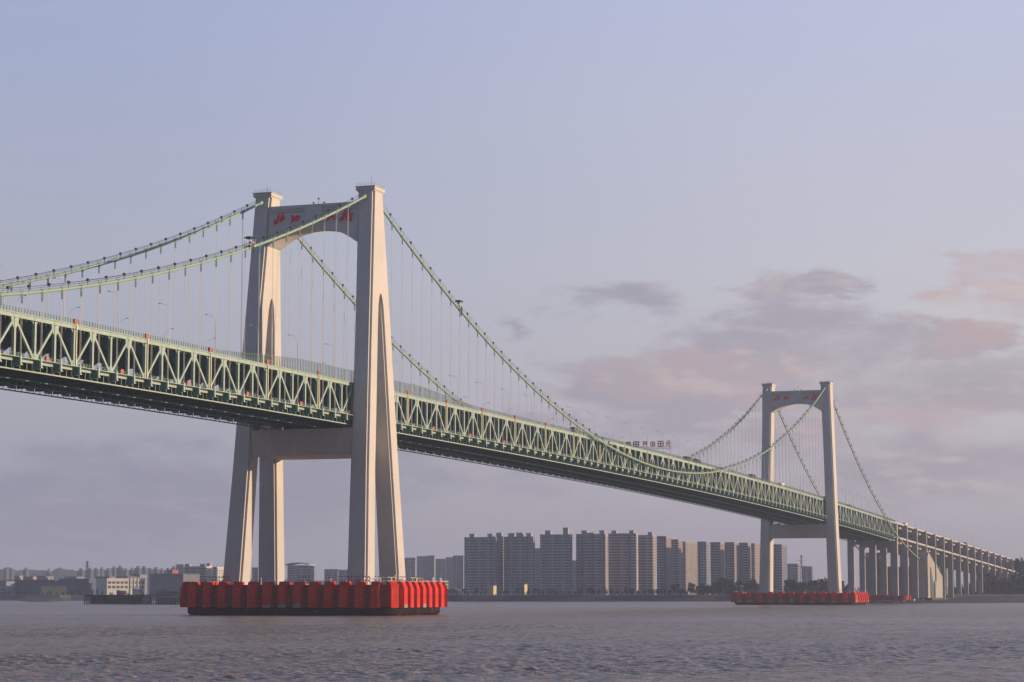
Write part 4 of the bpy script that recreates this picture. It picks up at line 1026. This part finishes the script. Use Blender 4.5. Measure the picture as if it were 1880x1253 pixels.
for i in range(4):
    g = MB(); g.box(-10, 10, 0, 14, i*3.2, i*3.2+1.7); g.build('floor_band', M['whitewall'], root)
g = MB(); g.box(-9.6, 9.6, .4, 13.6, 0, 11); g.build('window_band', M['glass'], root)
g = MB(); g.box(-9.5, -8, -.8, 1, 0, 15.5); g.build('stair_tower', M['whitewall'], root)
cx = at(605, 1090, 2420); root = tag(empty('shed', (cx.x, cx.y, 6.2)), 'low blue grey shed between the legs of the nearer tower', 'building')
g = MB(); g.box(0, 16, -22, 16, 0, 10); g.build('wall', M['bluewall'], root); g = MB(); g.prism([(0, -22, 10), (16, -22, 10), (8, -22, 13)], (0, 38, 0)); g.build('roof', M['slab'], root)
# arched hall on the wall
cx = at(831, 1090, 2260); root = tag(empty('arched_hall', (cx.x, cx.y, 6.2)), 'small arched hall with a pale curved rim above the sea wall', 'building')
pts = [(0, 8.5*math.cos(math.pi*i/16), 7.2*math.sin(math.pi*i/16)) for i in range(17)]; pin = [(0, .86*y, .84*z) for _, y, z in pts]
g = MB(); g.prism(pin, (14, 0, 0)); g.build('hall', M['greywall'], root)
g = MB(); rings = [[(-.6, a[1], a[2]), (1.4, a[1], a[2]), (1.4, b[1], b[2]), (-.6, b[1], b[2])] for a, b in zip(pts, pin)]; g.loft(rings); g.build('roof_rim', M['slab'], root)
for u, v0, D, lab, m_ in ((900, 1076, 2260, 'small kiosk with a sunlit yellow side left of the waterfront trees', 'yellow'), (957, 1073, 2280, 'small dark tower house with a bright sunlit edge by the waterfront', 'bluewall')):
    p = at(u, 1090, D); hh = 7.65+(1090-v0)/FPX*D-6.2; root = tag(empty('kiosk', (p.x, p.y, 6.2)), lab, 'building'); g = MB(); g.box(0, 9, -3.2, 3.2, 0, hh); g.build('wall', M[m_], root)
    g = MB(); g.box(0, 9, -3.35, -3.18, .5, hh-.5); g.build('sun_tone_panel', M['yellow'], root); g = MB(); g.box(-.3, 9.3, -3.6, 3.6, hh, hh+.5); g.build('roof', M['greywall'], root)  # yellow plate paints sunlight onto the side facing the sun
for u0_, u1_, v_, D_, lab in ((-14, 11, 1068, 2620, 'small bluish shed at the very left edge of the bank'), (30, 52, 1061, 2800, 'bluish block rising behind the long shed, left one'), (62, 84, 1059, 2850, 'bluish block rising behind the long shed, right one'), (118, 140, 1060, 2800, 'bluish block with flat roof behind the warehouse left of the pylon'), (243, 256, 1056, 2800, 'narrow bluish block between the white factory and the grey warehouse')):
    r_, hw, h = simple(u0_, u1_, v_, D_, 'low_building', lab, 'bluewall', 18)
    for z_ in (.35, .65):
        g = MB(); g.box(-.2, .02, -hw+1.5, hw-1.5, h*z_, h*z_+1.4); g.build('window_band', M['glass'], r_)
# far skyline blocks at the left, on the hills' foot
rr = random.Random(5)
for i, u in enumerate(list(range(162, 330, 11))+[8, 17, 44, 86, 145]):
    w = rr.uniform(5, 12); v = rr.uniform(1043, 1048) if u > 150 else rr.uniform(1044, 1049); D = rr.uniform(4300, 4900)
    d0 = ray(u, 1090); x = at(u, 1090, D).x; y = CAM.y+(x-CAM.x)*d0.y/d0.x; hh = 7.65+(1090-v)/FPX*D-6; hw = w*D/FPX/2
    root = tag(empty('apartment_building', (x, y, 6)), 'tiny hazy apartment block on the far left skyline', 'building', 'distant blocks on the left skyline')
    g = MB(); g.box(0, 12, -hw, hw, 0, hh); g.build('wall', M['farwall'], root); g = MB(); g.box(2, 8, -hw*.4, hw*.3, hh, hh+4); g.build('roof_house', M['farwall'], root)
# pylons, chimney, cranes
def pylon(u, vt, D, label, w=5):
    p = at(u, 1090, D); hh = 7.65+(1090-vt)/FPX*D-6.2; root = tag(empty('power_pylon', (p.x, p.y, 6.2)), label, 'pylon'); g = MB(); n = 8
    for sx in (-1, 1):
        for sy in (-1, 1): g.beam((sx*w/2, sy*w/2, 0), (sx*.5, sy*.5, hh), .35, .35, (0, 1, 0))
    for i in range(n):
        a, b = i/n, (i+1)/n; ra, rb = w/2*(1-a)+.5*a, w/2*(1-b)+.5*b
        for s_ in (-1, 1): g.beam((-ra*1, s_*ra, hh*a), (rb, s_*rb, hh*b), .2, .2); g.beam((s_*ra, -ra, hh*a), (s_*rb, rb, hh*b), .2, .2)
    g.build('lattice', M['dark'], root)
    for q, l_ in ((.97, 3.0), (.86, 5.5), (.72, 6.5)): g = MB(); g.beam((0, -l_, hh*q), (0, l_, hh*q), .35, .5, (0, 0, 1)); g.build('cross_arm', M['dark'], root)
pylon(159, 1031, 2650, 'dark lattice power pylon on the left bank')
pylon(1472, 1020, 2750, 'thin pale mast between the legs of the farther tower', 2.5)
# pile jetty at the left
J0 = groundpt(158, 1640, 0); J1 = groundpt(340, 1570, 0); d = Vector(J1)-Vector(J0); ln = d.length; ang = math.atan2(d.y, d.x)
jt = tag(empty('jetty', J0), 'dark timber pile jetty on the water left of the red ring', 'jetty'); jt.rotation_euler.z = ang
g = MB(); g.box(0, ln*.62, -2, 12, 5.4, 6.8); g.build('deck', M['wood'], jt)
g = MB(); g.box(0, ln*.62, -1.5, -.9, 2.6, 3.1); g.box(0, ln*.62, -1.5, 11, .6, 1.0); g.box(0, ln*.62, 4, 4.6, .3, 5.4); g.build('waling', M['wood'], jt)
for i in range(26):
    g = MB(); x = .6+i*ln*.615/26; g.tube((x, -1.6, -.4), (x, -1.6, 5.4), .45, 7); g.tube((x+.9, 6, -.4), (x+.9, 6, 5.4), .5, 7); g.build('pile', M['wood'], jt)
g = MB(); g.box(ln*.63, ln*1.02, 8.2, 9, -.4, 5.0); g.build('pile_shade_sheet', M['wood'], jt)  # added dark sheet paints the shade between the piles
for i in range(16):
    g = MB(); x = ln*.66+i*ln*.33/16; g.tube((x, -1, -.4), (x, -1, 5.0), .3, 6); g.build('pile', M['concrete2'], jt)
g = MB(); g.box(ln*.65, ln*1.0, -1.4, 10, 5.0, 5.6); g.build('approach_slab', M['concrete2'], jt)
mo = MB(); n = 24; rings = []
for i in range(n+1):
    t_ = i/n; x = ln*(.62+.42*t_); hh = 6.0+3.9*math.sin(math.pi*min(1, t_*1.4+.08)*.75); rings.append([(x, -1, 5.6), (x, 4, hh-.4), (x, 10, hh), (x, 22, hh-1), (x, 30, 3)])
mo.loft(rings); q = mo.build('grass_mound', M['grass']); q.location = J0; q.rotation_euler.z = ang; tag(q, kind='structure')
wv = tag(empty('wheel_fender', tuple(Vector(J0)+d*(.645))), 'round wheel-shaped fender hanging on the jetty beside the mound', 'fender'); wv.rotation_euler.z = ang
g = MB(); pts = [(2.8*math.cos(2*math.pi*i/20), -2.4, 3+2.8*math.sin(2*math.pi*i/20)) for i in range(21)]
for a, b in zip(pts[:-1], pts[1:]): g.tube(a, b, .5, 6)
g.build('tyre', M['aptwarm'], wv); g = MB()
for i in range(3): a = 2*math.pi*i/3+.3; g.tube((0, -2.4, 3), (2.6*math.cos(a), -2.4, 3+2.6*math.sin(a)), .25, 5)
g.build('spoke', M['rope'], wv)
for fx, hh, lab in ((.31, 3.4, 'small white roofed cabin on the dark jetty'), (.47, 4.8, 'small cream box cabin right of the white roofed one on the jetty')):
    p = Vector(J0)+d*fx; root = tag(empty('cabin', (p.x, p.y, 6.8)), lab, 'cabin'); root.rotation_euler.z = ang
    g = MB(); g.box(-1.6, 1.6, 2, 6, 0, hh*.8); g.build('wall', M['whitewall' if hh > 4 else 'greywall'], root); g = MB(); g.prism([(-2.2, 1.6, hh*.8), (2.2, 1.6, hh*.8), (0, 1.6, hh)], (0, 4.8, 0)); g.build('roof', M['white'], root)

# ------------------------------------------------------------------ trees
def crown_mesh(seed, h, w, conical=.3, n=520):
    rr = random.Random(seed); g = MB(); cl = []
    for i in range(16):
        t_ = rr.uniform(.22, .95); r_ = w*.5*(1-conical*t_)*math.sqrt(rr.random())*.75; a = rr.uniform(0, 6.28)
        cl.append((r_*math.cos(a), r_*math.sin(a), h*t_, w*rr.uniform(.14, .27)))
    for i in range(n):
        cx, cy, cz, cr = rr.choice(cl); v = Vector((rr.gauss(0, 1), rr.gauss(0, 1), rr.gauss(0, 1))).normalized()*cr*rr.uniform(.55, 1.05)
        p = Vector((cx, cy, cz))+v; s_ = rr.uniform(.35, .8); a = Vector((rr.gauss(0, 1), rr.gauss(0, 1), rr.gauss(0, 1))).normalized(); b = a.orthogonal().normalized()*s_; c = a.cross(b).normalized()*s_*rr.uniform(.6, 1)
        k_ = len(g.v); g.v += [tuple(p-b-c), tuple(p+b-c*.4), tuple(p+b*.6+c), tuple(p-b*.7+c*.8)]; g.f.append((k_, k_+1, k_+2, k_+3))
    return g
protos = []
for i, (h, w, m_, con) in enumerate([(12, 9, 'leafA', .3), (10, 8, 'leafA', .5), (13, 7, 'leafA', .6), (8, 8, 'leafB', .2), (11, 10, 'leafA', .15)]):
    root = empty('tree'); cr_ = crown_mesh(i+11, h, w, con).build('crown', M[m_], root)
    g = MB(); g.tube((0, 0, 0), (.2, .1, h*.7), .32, 6, .1)
    for q in range(4):
        a = q*1.6+i; z = h*(.25+.1*q); g.tube((.05, 0, z), (w*.28*math.cos(a), w*.28*math.sin(a), z+h*.22), .13, 5, .05)
    tr_ = g.build('trunk', M['bark'], root); reg(root, cr_, tr_); protos.append([root, True])
def tree(u, D, s_, z, label, group, i=None):
    pr = protos[random.randrange(5) if i is None else i]
    o = pr[0] if pr[1] else copy_tree(pr[0]); pr[1] = False
    p = at(u, 1090, D); o.location = (p.x, p.y, z); o.scale = (s_, s_, s_*random.uniform(.85, 1.15)); o.rotation_euler.z = random.uniform(0, 6.28)
    tag(o, label, 'tree', group)
random.seed(21)
for i in range(30): tree(1185+i*7.4+random.uniform(-2, 2), random.uniform(2270, 2340), lerp(1185+i*7.4, [1185, 1300, 1400], [.55, 1.05, 1.1])*random.uniform(.8, 1.2), 6, 'dark bushy tree in the row in front of the beige towers', 'trees in front of the beige towers')
for i in range(16): tree(1443+i*5.2+random.uniform(-2, 2), random.uniform(2250, 2320), random.uniform(1.0, 1.45), 5, 'dark tree seen between the legs of the farther tower', 'trees between the legs of the farther tower')
for i in range(4): tree(1547+i*4.5, 2280, random.uniform(.95, 1.3), 5, 'dark tree just right of the farther tower', 'trees right of the farther tower')
for i in range(42): tree(845+i*8.0+random.uniform(-3, 3), random.uniform(2205, 2300), random.uniform(.3, .6), 6, 'low dark tree along the waterfront below the grey towers', 'waterfront trees below the grey towers')
for i in range(34):
    u = 1752+i*4.6+random.uniform(-2, 2); D = random.uniform(2250, 2420); s_ = lerp(u, [1752, 1790, 1830, 1900], [.7, 1.25, 1.6, 1.7])*random.uniform(.8, 1.2)
    tree(u, D, s_, 5, 'dark tree of the dense clump under the end of the viaduct', 'trees under the right end of the viaduct')
for i in range(14): tree(1768+i*9+random.uniform(-3, 3), random.uniform(2140, 2200), random.uniform(.25, .5), 5, 'low bush on the bank before the clump at the right edge', 'bushes on the right bank', 3)
for i in range(34): tree(-10+i*9.5+random.uniform(-4, 4), random.uniform(2470, 2520), random.uniform(.25, .5), 6, 'low shrub on the left bank in front of the sheds', 'shrubs on the left bank', random.choice((0, 1, 3)))
tree(1874, 2450, 2.1, 20, 'single tree standing above the viaduct end at the right edge', None, 4)

# ------------------------------------------------------------------ haze
hm = bpy.data.materials.new('haze'); hm.use_nodes = True; t = hm.node_tree; t.nodes.clear()
pv = t.nodes.new('ShaderNodeVolumePrincipled'); pv.inputs['Color'].default_value = (.68, .78, 1.0, 1); pv.inputs['Density'].default_value = 1.0e-4; pv.inputs['Anisotropy'].default_value = .0
om = t.nodes.new('ShaderNodeOutputMaterial'); t.links.new(pv.outputs[0], om.inputs['Volume'])
hb = MB().box(-1100, 8200, -3500, 4500, -1.6, 172).build('haze', hm); tag(hb, kind='stuff')
